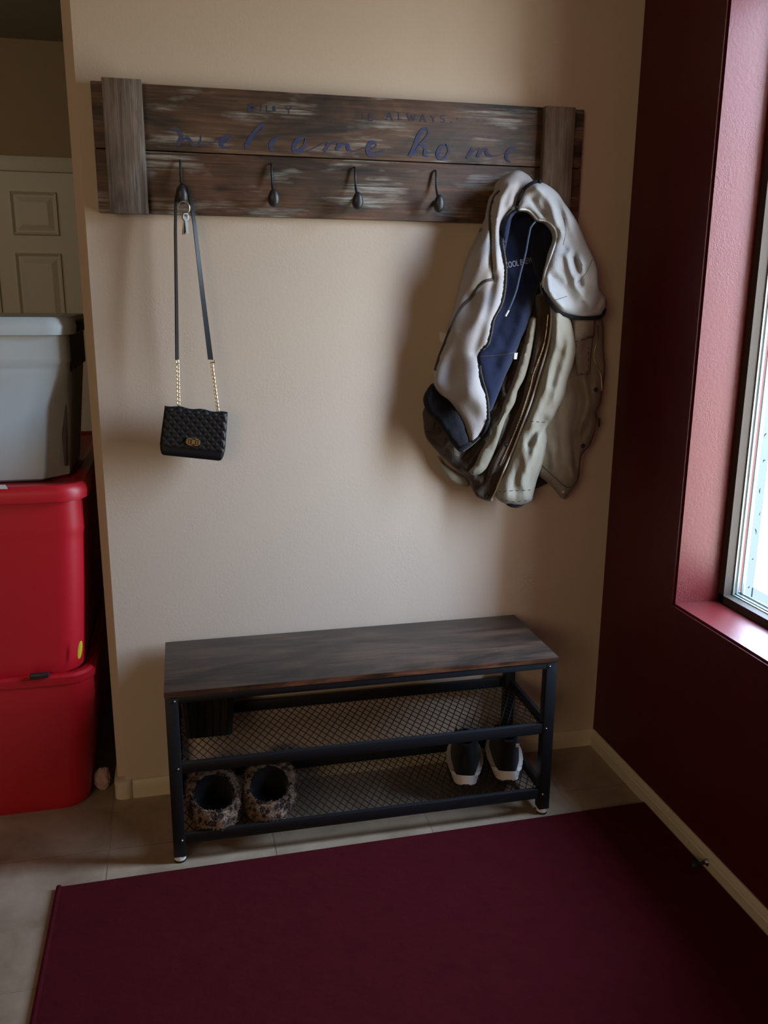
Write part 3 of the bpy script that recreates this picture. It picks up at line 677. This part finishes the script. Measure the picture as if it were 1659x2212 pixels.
# ------------------------------------------------------------------ cloth builder for the two garments
def ctrl(pts):
    P = np.array([p[:2] for p in pts], float); Dv = np.array([p[2] for p in pts], float)
    def f(Q):
        d = ((Q[:, None, :]-P[None])**2).sum(2)+400.; wgt = 1/d**1.6
        return (wgt*Dv).sum(1)/wgt.sum(1)
    return f
def cloth(name, outline, base, m, parent, inflate=.012, edge=26, folds=(), thick=.006, step=5.0, wr=.0025, wsc=.02, seed=0., smooth_outline=True, hump=0, stretch=(1, 1), back=None):
    """a garment panel: outline and folds are read off the photo at the panel's own distance from the wall"""
    bf = base if callable(base) else ctrl(base)
    out = catmull(outline, True, step) if smooth_outline else [np.array(p, float) for p in outline]
    O = np.array([p[:2] for p in out])
    x0_, y0_ = O.min(0); x1_, y1_ = O.max(0)
    gx, gy = np.meshgrid(np.arange(x0_, x1_, step), np.arange(y0_, y1_, step)); gx = gx + (np.arange(gx.shape[0]) % 2)[:, None]*step*.5
    Q = np.stack([gx.ravel(), gy.ravel()], 1)
    inside = np.zeros(len(Q), bool); j = len(O)-1
    for i in range(len(O)):
        a, b = O[i], O[j]; cnd = ((a[1] > Q[:, 1]) != (b[1] > Q[:, 1])); xx = (b[0]-a[0])*(Q[:, 1]-a[1])/((b[1]-a[1]) if abs(b[1]-a[1]) > 1e-9 else 1e-9)+a[0]
        inside ^= cnd & (Q[:, 0] < xx); j = i
    dB = seg_dist(Q, O, True); Q = Q[inside & (dB > step*.45)]
    allp = [Vector(p) for p in O]+[Vector(p) for p in Q]; nO = len(O)
    vs, es_, fs, _, _, _ = delaunay_2d_cdt(allp, [(i, (i+1) % nO) for i in range(nO)], [list(range(nO))], 1, 1e-5)
    V2 = np.array([[v.x, v.y] for v in vs]); dd = seg_dist(V2, O, True)
    def depth(Qq, d=None):
        if d is None: d = seg_dist(Qq, O, True)
        r = np.clip(d/edge, 0, 1); D = bf(Qq)+inflate*np.sqrt(np.clip(1-(1-r)**2, 0, 1))
        for pl, wdt, amp in folds:
            fd = seg_dist(Qq, catmull(pl, step=8)); D = D+amp*np.exp(-(fd/wdt)**2)*np.clip(d/10, .15, 1)
        if wr:
            nn = np.array([noise.noise(Vector((q[0]*wsc*stretch[0]+seed, q[1]*wsc*stretch[1], seed))) + .5*noise.noise(Vector((q[0]*wsc*2.2*stretch[0], q[1]*wsc*2.2*stretch[1]+seed, 3.1))) for q in Qq])
            D = D+wr*nn*np.clip(d/12, .1, 1)
        return D
    D = depth(V2, dd); bb = bf(V2)
    bm = bmesh.new(); Fv, Bv = [], []
    for q, dq, b0 in zip(V2, D, bb):
        p = at(q[0], q[1], 1, -dq); Fv.append(bm.verts.new(p)); fx_ = (q[0]-x0_)/max(1., x1_-x0_); zb_ = (min(dq-.003, .006 if q[1] > 492 else (.044 if q[1] < 470 else .006+(492-q[1])/22*.038)) if back else 0); xb_ = p[0] if not back else p[0]+(at(q[0], q[1], 1, -zb_)[0]-p[0])*max(0, 1.15-fx_*1.6)
        Bv.append(bm.verts.new((xb_, -(min(dq-.003, .006 if q[1] > 492 else (.044 if q[1] < 470 else .006+(492-q[1])/22*.038)) if back else max(.001, min(b0-thick, dq-.002))), p[2])))
    cnt = {}
    for f in fs:
        if len(f) != 3: continue
        try: bm.faces.new([Fv[i] for i in f]); bm.faces.new([Bv[i] for i in reversed(f)])
        except ValueError: continue
        for k in range(3):
            e_ = (f[k], f[(k+1) % 3]); cnt[tuple(sorted(e_))] = cnt.get(tuple(sorted(e_)), 0)+1
    for (a, b), n_ in cnt.items():
        if n_ == 1:
            try: bm.faces.new((Fv[a], Bv[a], Bv[b], Fv[b]))
            except ValueError: pass
    loose = [v for v in bm.verts if not v.link_faces]; bmesh.ops.delete(bm, geom=loose, context='VERTS')
    o = obj(name, bm, m, parent, angle=75)
    return o, depth
def on(depth, pts, off=.0, step=3.0):
    P = np.array([p[:2] for p in catmull(pts, step=step)]); D = depth(P)
    return [Vector(at(q[0], q[1], 1, -(d+off))) for q, d in zip(P, D)]
def piping(name, depth, pts, r, m, parent, off=.001, flat=1.0, n=8):
    P = on(depth, pts, off); return obj(name, sweep(bmesh.new(), P, r, n, flat=flat, up=(0, -1, 0)), m, parent)
def stitches(bm, depth, pts, off=.0008, r=.0007, dash=6):
    P = on(depth, pts, off, 2.0)
    for i in range(0, len(P)-dash//2, dash): sweep(bm, P[i:i+max(2, dash//2+1)], r, 4)
def teeth(bm, P, r=.0022, gap=2):
    for i in range(0, len(P)-1, gap):
        c_ = P[i]; bmesh.ops.create_cube(bm, size=1, matrix=Matrix.Translation(c_) @ Matrix.Diagonal((r*1.6, r*1.2, r*.75, 1)))

# ---- khaki canvas jacket (behind)
kj = thing('canvas_jacket', 'khaki canvas work jacket with brown lining hanging on the last hook', 'jacket', (-.36, -.05, .79))
# back of the jacket, hidden mostly: brown lining seen through the open front
o, dL = cloth('lining', [(1068, 690), (1150, 640), (1180, 660), (1189, 700), (1170, 780), (1140, 880), (1105, 970), (1071, 1050), (1040, 1072), (1027, 1068), (1009, 1034), (978, 1008), (944, 975), (921, 946), (915, 915), (917, 881), (960, 850), (1000, 800), (1030, 740)],
    [(1120, 700, .080), (1000, 900, .05), (1040, 1050, .045), (920, 910, .03), (1120, 900, .075)], M_BROWN, kj, .014, 30,
    [([(1150, 720), (1120, 820), (1080, 930), (1040, 1040)], 9, .010), ([(1110, 800), (1075, 880), (1030, 960), (990, 1000)], 8, -.010), ([(1070, 900), (1030, 980), (1000, 1020)], 7, .009), ([(1090, 850), (1060, 880)], 6, .008), ([(930, 900), (975, 975), (1020, 1030)], 12, .006)], back=1, wr=.007, wsc=.05, stretch=(1.3, .8))
hem, dh = cloth('rear_hem', [(945, 985), (962, 1005), (985, 1020), (1008, 1033), (1012, 1049), (1000, 1051), (975, 1040), (955, 1015)], lambda Q: np.full(len(Q), .025), M_SLEEVE, kj, .008, 8, wr=.002)
o, dF = cloth('front_facing', [(1145, 690), (1160, 690), (1152, 740), (1138, 800), (1130, 822), (1118, 845), (1112, 870), (1095, 900), (1082, 935), (1072, 965), (1058, 1000), (1040, 1022), (1020, 1026), (1014, 1020), (1028, 1002), (1040, 975), (1062, 940), (1068, 920), (1082, 900), (1090, 870), (1105, 835), (1120, 790), (1135, 740)],
    [(1150, 700, .112), (1100, 880, .112), (1030, 1010, .085)], M_KHAKI, kj, .012, 9, wr=.006, wsc=.06)
# dark placket strip with the zip, running from collar to hem
o, dP = cloth('placket', [(1160, 640), (1180, 640), (1192, 668), (1190, 705), (1184, 745), (1168, 800), (1150, 860), (1128, 920), (1110, 967), (1090, 1013), (1074, 1055), (1065, 1078), (1056, 1083), (1030, 1073), (1027, 1066), (1050, 1040), (1060, 1005), (1078, 975), (1098, 940), (1112, 905), (1128, 870), (1138, 830), (1150, 780), (1158, 730), (1162, 690)],
    [(1175, 680, .118), (1140, 860, .110), (1045, 1065, .070), (1095, 980, .095)], M_PLACK, kj, .008, 8, [([(1172, 690), (1160, 770), (1135, 860), (1100, 950), (1062, 1040)], 4, -.005)], wr=.002, wsc=.05)
piping('placket_edge', dP, [(1192, 668), (1190, 705), (1184, 745), (1168, 800), (1150, 860), (1128, 920), (1110, 967), (1090, 1013), (1074, 1055), (1061, 1081)], .0026, mat('pale_binding', (.55, .52, .44), .8), kj, .012)
bm = bmesh.new(); P = on(dP, [(1184, 680), (1176, 740), (1155, 800), (1150, 815), (1146, 835), (1125, 900), (1103, 955), (1080, 1005)], .002, 3); sweep(bm, P, .0014, 6); teeth(bm, P, .0022, 2)
obj('zip', bm, M_ZIP, kj)
# far right body panel
o, dR = cloth('front_panel', [(1225, 640), (1262, 665), (1300, 690), (1304, 750), (1307, 798), (1303, 830), (1297, 871), (1289, 889), (1290, 920), (1281, 949), (1272, 964), (1258, 980), (1254, 993), (1252, 1011), (1250, 1032), (1242, 1050), (1229, 1066), (1219, 1079), (1211, 1075), (1195, 1055), (1182, 1042), (1162, 1022), (1160, 980), (1165, 900), (1185, 800), (1200, 700)],
    [(1300, 760, .05), (1230, 700, .085), (1280, 940, .055), (1215, 1070, .060), (1180, 950, .085), (1240, 900, .08)], M_KHAKI, kj, .016, 20,
    [([(1262, 815), (1270, 870), (1264, 900), (1252, 930)], 7, .014), ([(1240, 830), (1250, 870), (1238, 930), (1240, 985), (1246, 1010)], 9, -.014), ([(1215, 860), (1212, 930), (1222, 990), (1235, 1030)], 13, .014), ([(1285, 830), (1284, 870), (1278, 920), (1265, 950)], 8, .008), ([(1190, 960), (1205, 1030)], 10, .007), ([(1225, 830), (1215, 900)], 6, -.01)], wr=.004, wsc=.035, stretch=(1.9, .5), back=1)
piping('hem_seam', dR, [(1168, 1003), (1195, 1028), (1226, 1053), (1244, 1040)], .0012, M_SEAM, kj, .0004)
o, dK = cloth('pocket', [(1240, 728), (1281, 728), (1277, 770), (1274, 808), (1248, 812), (1245, 790)], lambda Q: dR(Q)+.006, M_KHAKI, kj, .007, 6, wr=.001, smooth_outline=False)
o, dK2 = cloth('pocket_flap', [(1236, 688), (1285, 690), (1283, 727), (1262, 736), (1240, 742)], lambda Q: dR(Q)+.012, M_KHAKI, kj, .008, 6, wr=.001, smooth_outline=False)
for dd_, pl in ((dK2, [(1243, 738), (1262, 732), (1279, 724)]), (dK, [(1271, 750), (1269, 803), (1250, 807)])): bm = bmesh.new(); stitches(bm, dd_, pl, r=.0009); obj('stitching', bm, M_SEAM, kj)
bm = bmesh.new(); P = on(dR, [(1290, 700), (1291, 727), (1283, 765), (1287, 785), (1298, 812), (1300, 845)], .003, 3); sweep(bm, P, .0016, 6); teeth(bm, P, .002, 2); obj('zip', bm, M_ZIP, kj)
bm = bmesh.new(); P = on(dR, [(1290, 885), (1290, 915), (1283, 945), (1272, 966), (1258, 985), (1255, 1020), (1248, 1050), (1222, 1080)], .001, 3); teeth(bm, P, .002, 2); sweep(bm, P, .0014, 6); obj('zip', bm, M_ZIP, kj)
P = Vector(at(1294, 912, 1, -.062)); bm = bmesh.new(); box(bm, P.x-.002, P.x+.003, P.y-.002, P.y+.002, P.z-.012, P.z+.010, bev=.001); obj('zip_pull', bm, M_IRON, kj)
# sleeve hanging in front
o, dS = cloth('sleeve', [(1189, 655), (1215, 660), (1232, 690), (1241, 731), (1243, 762), (1236, 793), (1226, 822), (1221, 850), (1207, 881), (1193, 907), (1180, 925), (1182, 949), (1177, 980), (1169, 1011), (1160, 1037), (1152, 1068), (1147, 1082), (1125, 1091), (1096, 1089), (1078, 1081), (1073, 1066), (1080, 1040), (1094, 1013), (1112, 967), (1130, 920), (1152, 860), (1170, 800), (1186, 745), (1191, 700)],
    [(1200, 680, .125), (1215, 800, .105), (1150, 940, .100), (1110, 1080, .085), (1180, 900, .10)], M_SLEEVE, kj, .034, 26,
    [([(1200, 690), (1195, 780), (1170, 860), (1150, 910)], 10, .008), ([(1230, 740), (1215, 800), (1195, 870)], 9, .008), ([(1177, 905), (1160, 930), (1145, 960)], 7, -.012), ([(1165, 940), (1150, 985), (1135, 1020), (1125, 1045)], 9, .010), ([(1205, 760), (1190, 830)], 7, -.006)], wr=.005, wsc=.03, step=4.5, stretch=(1.9, .45))
for pl in ([(1122, 906), (1150, 910), (1172, 912), (1186, 911)], [(1078, 1062), (1110, 1060), (1150, 1058)], [(1082, 1078), (1110, 1084), (1144, 1080)]): bm = bmesh.new(); stitches(bm, dS, pl, r=.0009); obj('stitching', bm, M_SEAM, kj)
o, _ = cloth('sleeve_lining', [(1090, 1080), (1140, 1080), (1128, 1093), (1112, 1097), (1098, 1093)], lambda Q: np.full(len(Q), .082), M_BLACKF, kj, .012, 8, wr=0)
o, _ = cloth('inner_sleeve', [(1150, 1020), (1168, 1020), (1183, 1044), (1153, 1058)], lambda Q: np.full(len(Q), .045), M_BLACKF, kj, .010, 8, wr=0, smooth_outline=False)
for u, v, dpt in ((1259, 963, dR), (1215, 1062, dR), (1051, 1070, dP), (1095, 960, dP), (1287, 842, dR)):
    d0 = float(dpt(np.array([[u, v]], float))[0]); c_ = Vector(at(u, v, 1, -d0)); bm = bmesh.new()
    loft(bm, [[c_+Vector((r*math.cos(a*PI/8), -dy, r*math.sin(a*PI/8))) for a in range(16)] for r, dy in ((.0062, -.002), (.0062, .002), (.005, .0035), (.0038, .0022), (.0025, .0022), (.002, .0035))])
    obj('snap_button', bm, M_ZIP if v > 1000 and u > 1100 else M_IRON, kj)
# ---- light grey hooded jacket (in front)
gj = thing('hooded_jacket', 'light grey zip hooded jacket with navy lining hanging over the khaki jacket', 'jacket', (-.40, -.06, .93))
o, dG = cloth('body', [(1081, 393), (1097, 378), (1112, 369), (1128, 370), (1150, 388), (1160, 420), (1138, 452), (1115, 451), (1098, 462), (1087, 478), (1084, 500), (1084, 526), (1088, 555), (1092, 583), (1089, 630), (1081, 661), (1066, 690), (1060, 721), (1053, 744), (1041, 757), (1036, 772), (1037, 800), (1042, 826), (1050, 850), (1054, 880), (1053, 912), (1040, 938), (1020, 958), (1013, 945), (1000, 910), (975, 870), (950, 850), (937, 830), (938, 804), (948, 770), (960, 739), (978, 682), (988, 648), (998, 614), (1011, 575), (1024, 544), (1045, 505), (1055, 474), (1059, 454), (1066, 425), (1077, 410)],
    [(1110, 400, .085), (1060, 500, .085), (1080, 560, .125), (1000, 650, .075), (1060, 680, .130), (950, 800, .060), (1040, 850, .125), (1000, 900, .095)], M_GREY, gj, .020, 22,
    [([(1100, 400), (1080, 440), (1072, 500), (1075, 580)], 8, .010), ([(1112, 400), (1100, 440)], 8, .008), ([(1070, 440), (1062, 500), (1062, 570), (1066, 600)], 5, -.010), ([(1055, 480), (1045, 540), (1020, 620)], 14, .006), ([(1068, 600), (1050, 680), (1025, 760)], 10, -.008), ([(1015, 690), (1000, 780), (1010, 860)], 22, .006)], wr=.002, wsc=.015, step=4.5, back=1)
o, dW = cloth('waistband', [(936, 828), (950, 848), (975, 868), (1000, 908), (1012, 942), (1019, 960), (1045, 935), (1053, 905), (1060, 900), (1054, 925), (1036, 948), (1012, 968), (996, 976), (986, 970), (970, 950), (955, 928), (934, 903), (921, 886), (916, 858)],
    [(930, 850, .055), (1000, 940, .095), (1050, 920, .12)], M_BLACKF, gj, .018, 14, wr=.003, wsc=.05)
# navy lining
o, dN = cloth('lining', [(1092, 470), (1110, 454), (1135, 452), (1160, 472), (1182, 480), (1198, 500), (1199, 520), (1190, 550), (1175, 590), (1165, 620), (1159, 640), (1150, 676), (1141, 708), (1128, 730), (1118, 754), (1107, 780), (1092, 812), (1075, 855), (1060, 888), (1048, 880), (1046, 850), (1032, 800), (1030, 765), (1050, 740), (1062, 690), (1082, 640), (1088, 583), (1082, 530)],
    [(1120, 500, .035), (1150, 470, .035), (1100, 540, .050), (1110, 600, .080), (1070, 760, .108), (1130, 700, .105), (1060, 870, .112), (1180, 530, .040)], M_NAVY, gj, .014, 20,
    [([(1140, 640), (1120, 720), (1090, 790)], 14, .010), ([(1100, 600), (1085, 680), (1060, 740)], 10, -.006)], wr=.003, wsc=.03)
o, dI = cloth('inner_collar', [(1136, 462), (1160, 474), (1182, 482), (1197, 500), (1199, 518), (1190, 545), (1178, 580), (1172, 612), (1168, 608), (1158, 590), (1150, 560), (1148, 530), (1150, 500)],
    [(1150, 500, .050), (1190, 520, .075), (1170, 600, .105)], M_BLACKF, gj, .010, 14, wr=.002)
piping('collar_seam', dN, [(1036, 770), (1070, 768), (1100, 764), (1116, 758)], .0009, M_SEAM, gj, .0006)
# lit edge of the left lapel
o, dLp = cloth('facing', [(1084, 500), (1090, 476), (1103, 459), (1112, 452), (1118, 456), (1106, 470), (1100, 500), (1094, 530), (1090, 556), (1086, 530)], lambda Q: np.full(len(Q), .105), M_NAVY, gj, .010, 8, wr=0)
# hood
o, dH = cloth('hood', [(1118, 451), (1122, 430), (1132, 410), (1146, 397), (1162, 393), (1180, 398), (1203, 415), (1219, 438), (1235, 460), (1248, 482), (1263, 516), (1281, 555), (1291, 583), (1294, 622), (1307, 640), (1310, 658), (1303, 674), (1296, 682), (1258, 685), (1219, 677), (1200, 664), (1181, 638), (1173, 620), (1177, 588), (1185, 565), (1193, 542), (1202, 516), (1198, 495), (1185, 480), (1175, 476), (1162, 474), (1149, 461), (1138, 454)],
    [(1130, 430, .105), (1180, 430, .110), (1250, 520, .095), (1200, 560, .140), (1290, 660, .100), (1200, 650, .150), (1250, 620, .135), (1185, 500, .130)], M_HOOD, gj, .022, 22,
    [([(1160, 405), (1190, 440), (1200, 480)], 9, .010), ([(1150, 430), (1165, 455), (1180, 465)], 7, -.008), ([(1205, 430), (1218, 490), (1222, 540)], 9, -.009), ([(1222, 450), (1245, 520), (1258, 570)], 11, .010), ([(1212, 500), (1232, 540), (1255, 562), (1258, 585), (1246, 600)], 7, .012), ([(1225, 550), (1235, 590), (1245, 620), (1268, 650), (1275, 665)], 8, .014), ([(1240, 545), (1250, 580), (1255, 615)], 6, -.014), ([(1195, 600), (1215, 620), (1240, 655)], 9, -.008), ([(1262, 590), (1280, 560)], 6, -.006), ([(1290, 600), (1270, 625), (1262, 640)], 7, -.010), ([(1300, 640), (1290, 660), (1265, 675)], 6, -.008), ([(1180, 600), (1190, 640), (1215, 665)], 7, .008)], wr=.004, wsc=.03, step=4.0, back=1)
piping('hood_binding', dH, [(1168, 392), (1150, 396), (1134, 408), (1123, 425), (1116, 452)], .0052, M_BLACKF, gj, .002)
piping('hood_binding', dH, [(1172, 618), (1180, 640), (1197, 666), (1219, 680), (1258, 687), (1297, 684), (1306, 668)], .0050, M_BLACKF, gj, -.004)
piping('hood_edging', dH, [(1118, 452), (1138, 453), (1150, 461), (1162, 474), (1176, 476), (1188, 482), (1200, 497), (1202, 516), (1194, 542), (1186, 565), (1178, 588), (1173, 620)], .0024, M_TAG, gj, .003)
for pl in ([(1248, 610), (1265, 590), (1280, 560)], [(1200, 648), (1225, 640)], [(1218, 470), (1222, 500), (1216, 530)]): obj('hood_seam', sweep(bmesh.new(), on(dH, pl, .0002), .0007, 5), M_SEAM, gj)
bm = bmesh.new(); P = on(dG, [(1086, 500), (1085, 526), (1089, 555), (1092, 583), (1089, 630), (1081, 661), (1066, 690), (1060, 721), (1053, 744), (1041, 757), (1036, 772), (1037, 800), (1043, 826), (1050, 850), (1054, 880), (1053, 912), (1040, 938), (1018, 960), (998, 974)], .002, 3)
sweep(bm, [p+Vector((-.003, 0, 0)) for p in P], .0062, 8); obj('zip_tape', bm, M_BLACKF, gj)
bm = bmesh.new(); P2 = [p+Vector((.0005, -.0066, 0)) for p in P]; teeth(bm, P2, .0019, 1); obj('zip', bm, M_ZIP, gj)
piping('sleeve_seam', dG, [(1080, 412), (1068, 425), (1060, 450), (1058, 480), (1060, 530), (1064, 575), (1065, 602)], .0036, M_SEAM, gj, .0004, flat=.4)
piping('sleeve_seam', dG, [(1064, 604), (1050, 606), (1035, 618), (1018, 642), (1000, 660), (986, 682), (972, 712), (962, 738), (950, 768), (940, 800)], .0040, M_SEAM, gj, .0004, flat=.4)
P = Vector(at(955, 727, 1, -.070)); bm = bmesh.new()
loft(bm, [[P+Vector((x, dy, z)) for x, z in ((-.0075, .012), (.011, .007), (.002, -.016), (-.006, -.010))] for dy in (-.001, .001)]); obj('care_tag', bm, M_TAG, gj, smooth=False)
# drawstring
cordp = [Vector(at(u, v, 1, -y)) for u, v, y in ((1156, 479, .135), (1146, 492, .135), (1141, 515, .130), (1137, 540, .125), (1131, 565, .125), (1124, 590, .128), (1116, 625, .132), (1107, 650, .135), (1099, 668, .136))]
P = catmull([tuple(p) for p in cordp], step=.004)
obj('drawstring', sweep(bmesh.new(), P, .0024, 8), fabric('navy_cord', (.05, .075, .13), .8, 900, .3), gj)
obj('aglet', sweep(bmesh.new(), [Vector(at(1099, 670, 1, -.136)), Vector(at(1092, 683, 1, -.136))], .0026, 8), M_TAG, gj)
P = Vector(at(1114, 769, 1, -.115)); bm = bmesh.new(); loft(bm, [[P+Vector((x, dy, z)) for x, z in ((-.004, .008), (.005, .008), (.003, -.008), (-.005, -.008))] for dy in (-.001, .001)]); obj('label_tab', bm, M_TAG, kj, smooth=False)
# chest print, laid on the lining
def text_mesh(body, size, anchor, ang_, depthf, m, parent, name, shear=.12, spacing=1.0):
    cu = bpy.data.curves.new('print', 'FONT'); cu.body = body; cu.size = size; cu.align_x = 'LEFT'; cu.space_character = spacing; cu.offset = .012
    tmp = bpy.data.objects.new('print_source', cu); S.collection.objects.link(tmp)
    me = bpy.data.meshes.new_from_object(tmp.evaluated_get(bpy.context.evaluated_depsgraph_get()))
    bpy.data.objects.remove(tmp)
    bm = bmesh.new(); bm.from_mesh(me); bpy.data.meshes.remove(me)
    for v in bm.verts:
        x, y = (v.co.x+v.co.y*shear)*.60, v.co.y; u = anchor[0]+x*math.cos(ang_)-y*-math.sin(ang_)*-1; vv = anchor[1]-(x*math.sin(ang_)+y*math.cos(ang_))
        d = float(depthf(np.array([[u, vv]]))[0]); v.co = Vector(at(u, vv, 1, -(d+.007)))
    return obj(name, bm, m, parent, smooth=False)
text_mesh('COOL BREW', 18.0, (1091, 580), math.radians(12), dN, mat('white_print', (.42, .42, .46), .8), gj, 'chest_print', spacing=1.0)

# ------------------------------------------------------------------ storage totes in the hallway opening
def tote(name, label, x0, x1, y0, y1, z0, z1, m, lidm, taper, lid_h=.035, cham=False, r=.05, e=.014, ty=None):
    ty = taper if ty is None else ty
    root = thing(name, label, 'storage tote', ((x0+x1)/2, (y0+y1)/2, z0), None)
    H = z1-z0-lid_h; rings = []
    zs = [(0.0, 1.15), (.015, .95), (.08, .85), (.50, .35), (.745, .12), (.775, .10), (.80, -.0), (.83, -.0), (.90, 0), (1.0, 0)]
    for f, k in zs:
        tp = taper*k; tq = ty*k; c_ = cham and f < .60
        rr = r if not cham else (r*1.25 if c_ else r*.7)
        rings.append(rrect(x0+tp, x1-tp, y0+tq, y1-tq, rr, z0+f*H, 6, c_))
    obj('body', loft(bmesh.new(), rings), m, root, angle=35)
    L = [rrect(x0-e, x1+e, y0-e, y1+e, r+e, z0+H-.010), rrect(x0-e-.002, x1+e+.002, y0-e-.002, y1+e+.002, r+e, z0+H+.010), rrect(x0-e+.002, x1+e-.002, y0-e+.002, y1+e-.002, r+e, z0+H+lid_h-.006), rrect(x0-e+.009, x1+e-.009, y0-e+.009, y1+e-.009, r+e-.006, z0+H+lid_h),
         rrect(x0+.02, x1-.02, y0+.02, y1-.02, r-.01, z0+H+lid_h), rrect(x0+.03, x1-.03, y0+.03, y1-.03, r-.015, z0+H+lid_h-.008)]
    lid = obj('lid', loft(bmesh.new(), L), lidm, root, angle=35)
    return root, lid
TX = -1.432
lower, _ = tote('storage_tote', 'large bright red storage tote at the bottom of the stack', TX-.56, TX-.010, -.028, .86, 0, .384, M_TOTE_R, M_TOTE_R, .036, .014, r=.06, e=.004, ty=.006)
upper, _ = tote('storage_tote', 'large red storage tote in the middle, under the grey tote', TX-.56, TX-.004, -.022, .86, .3845, .880, M_TOTE_R, M_TOTE_R, .030, .030, r=.06, ty=.008)
grey, glid = tote('storage_tote', 'grey storage tote with a rounded lid on top of the red totes', TX-.60, TX-.014, .035, .46, .874, 1.278, M_TOTE_G, M_TOTE_G, .030, .032, cham=True, r=.045)
obj('lid_latch', B(TX-.030, TX+.006, .12, .42, 1.238, 1.268, bev=.008), M_BLKP, grey)
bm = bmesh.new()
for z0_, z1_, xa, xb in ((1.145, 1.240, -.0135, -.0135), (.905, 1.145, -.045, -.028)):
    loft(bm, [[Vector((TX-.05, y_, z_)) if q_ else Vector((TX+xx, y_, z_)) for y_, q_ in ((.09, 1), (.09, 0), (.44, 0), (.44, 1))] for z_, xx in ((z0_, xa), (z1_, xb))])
obj('shaded_side', bm, M_BLKP, grey, smooth=False)  # black here stands in for deep shade on the grey tote's right side
for zc, rt, yy in ((.418, lower, -.040), ):
    p = at(86, 1461, 1, yy); obj('handle_slot', B(p[0]-.024, p[0]+.022, yy-.002, yy+.012, p[2]-.0065, p[2]+.0065, bev=.003), M_BLKP, rt)
p = at(172, 1404, 1, -.022); bm = bmesh.new(); loft(bm, [[Vector((p[0]+.004*math.cos(a*PI/8)+.004*math.sin(a*PI/8)+dx, p[1]+dx*.5, p[2]+.024*math.sin(a*PI/8))) for a in range(16)] for dx in (0, .002)]); obj('label_sticker', bm, M_YEL, upper)
# small scrap of white paper at the frame's left, on the red lid
p = at(8, 1053, 2, .884); bm = bmesh.new(); loft(bm, [[Vector((p[0]-.04, p[1]-.004, z)), Vector((p[0]+.010, p[1]-.008, z)), Vector((p[0]+.002, p[1]+.012, z+.004)), Vector((p[0]-.04, p[1]+.02, z+.004))] for z in (.8815, .884)])
tag(obj('paper_scrap', bm, M_TAG, smooth=False), 'small white scrap lying on the red lid in front of the grey tote', 'paper')
# crumpled tissue on the floor
c_ = Vector((-1.446, .060, .030)); bm = bmesh.new(); bmesh.ops.create_icosphere(bm, subdivisions=5, radius=1)
for v in bm.verts:
    n = v.co.copy(); k = 1+.22*noise.noise(n*1.6)+.16*abs(noise.noise(n*3.7))+.05*noise.noise(n*9)
    v.co = c_+Vector((n.x*.022*k, n.y*.020*k, n.z*.031*k)); v.co.z = max(.0005, v.co.z)
tag(obj('crumpled_tissue', bm, M_PAPER, angle=25), 'crumpled pinkish tissue on the floor between the totes and the wall end', 'tissue')
# white drawers glimpsed through the gap
dr = thing('drawer_unit', 'pale drawer unit glimpsed in the narrow gap behind the red totes', 'drawers', (-1.3, 1.5, 0))
pz0 = at(210, 1225, 1, 1.35)[2]; pzt = at(210, 1085, 1, 1.35)[2]
obj('carcass', B(-1.62, -1.1, 1.36, 1.8, 0, pzt-.0, bev=.003), M_WHITE, dr)
zz = pz0
while zz < pzt-.05:
    h = .052 if zz > pz0+.01 else .018
    obj('drawer', B(-1.61, -1.11, 1.345, 1.36, zz, zz+h-.004, bev=.002), M_WHITE, dr); zz += h
obj('plinth', B(-1.61, -1.11, 1.352, 1.362, 0.002, pz0-.004), M_BLKP, dr)
# ------------------------------------------------------------------ door stop on the right baseboard
p = at(1528, 1866, 0, -.012); py, pz = p[1], .026
ds = thing('door_stop', 'small dark door stop screwed to the baseboard below the window', 'door stop', (-.013, py, pz))
bm = bmesh.new(); loft(bm, [[Vector((x, py+r*math.cos(a*PI/10), pz+r*math.sin(a*PI/10))) for a in range(20)] for x, r in ((-.0122, .009), (-.015, .009), (-.017, .0065), (-.020, .004))]); obj('base', bm, M_CHROME, ds)
bm = bmesh.new(); sweep(bm, [(-.019, py, pz), (-.045, py-.001, pz-.001)], .0042, 10); obj('stem', bm, M_IRON, ds)
bm = bmesh.new(); loft(bm, [[Vector((x, py-.001+r*math.cos(a*PI/10), pz-.001+r*math.sin(a*PI/10))) for a in range(20)] for x, r in ((-.043, .006), (-.045, .0085), (-.054, .0085), (-.057, .006))]); obj('tip', bm, M_RUBBER, ds)
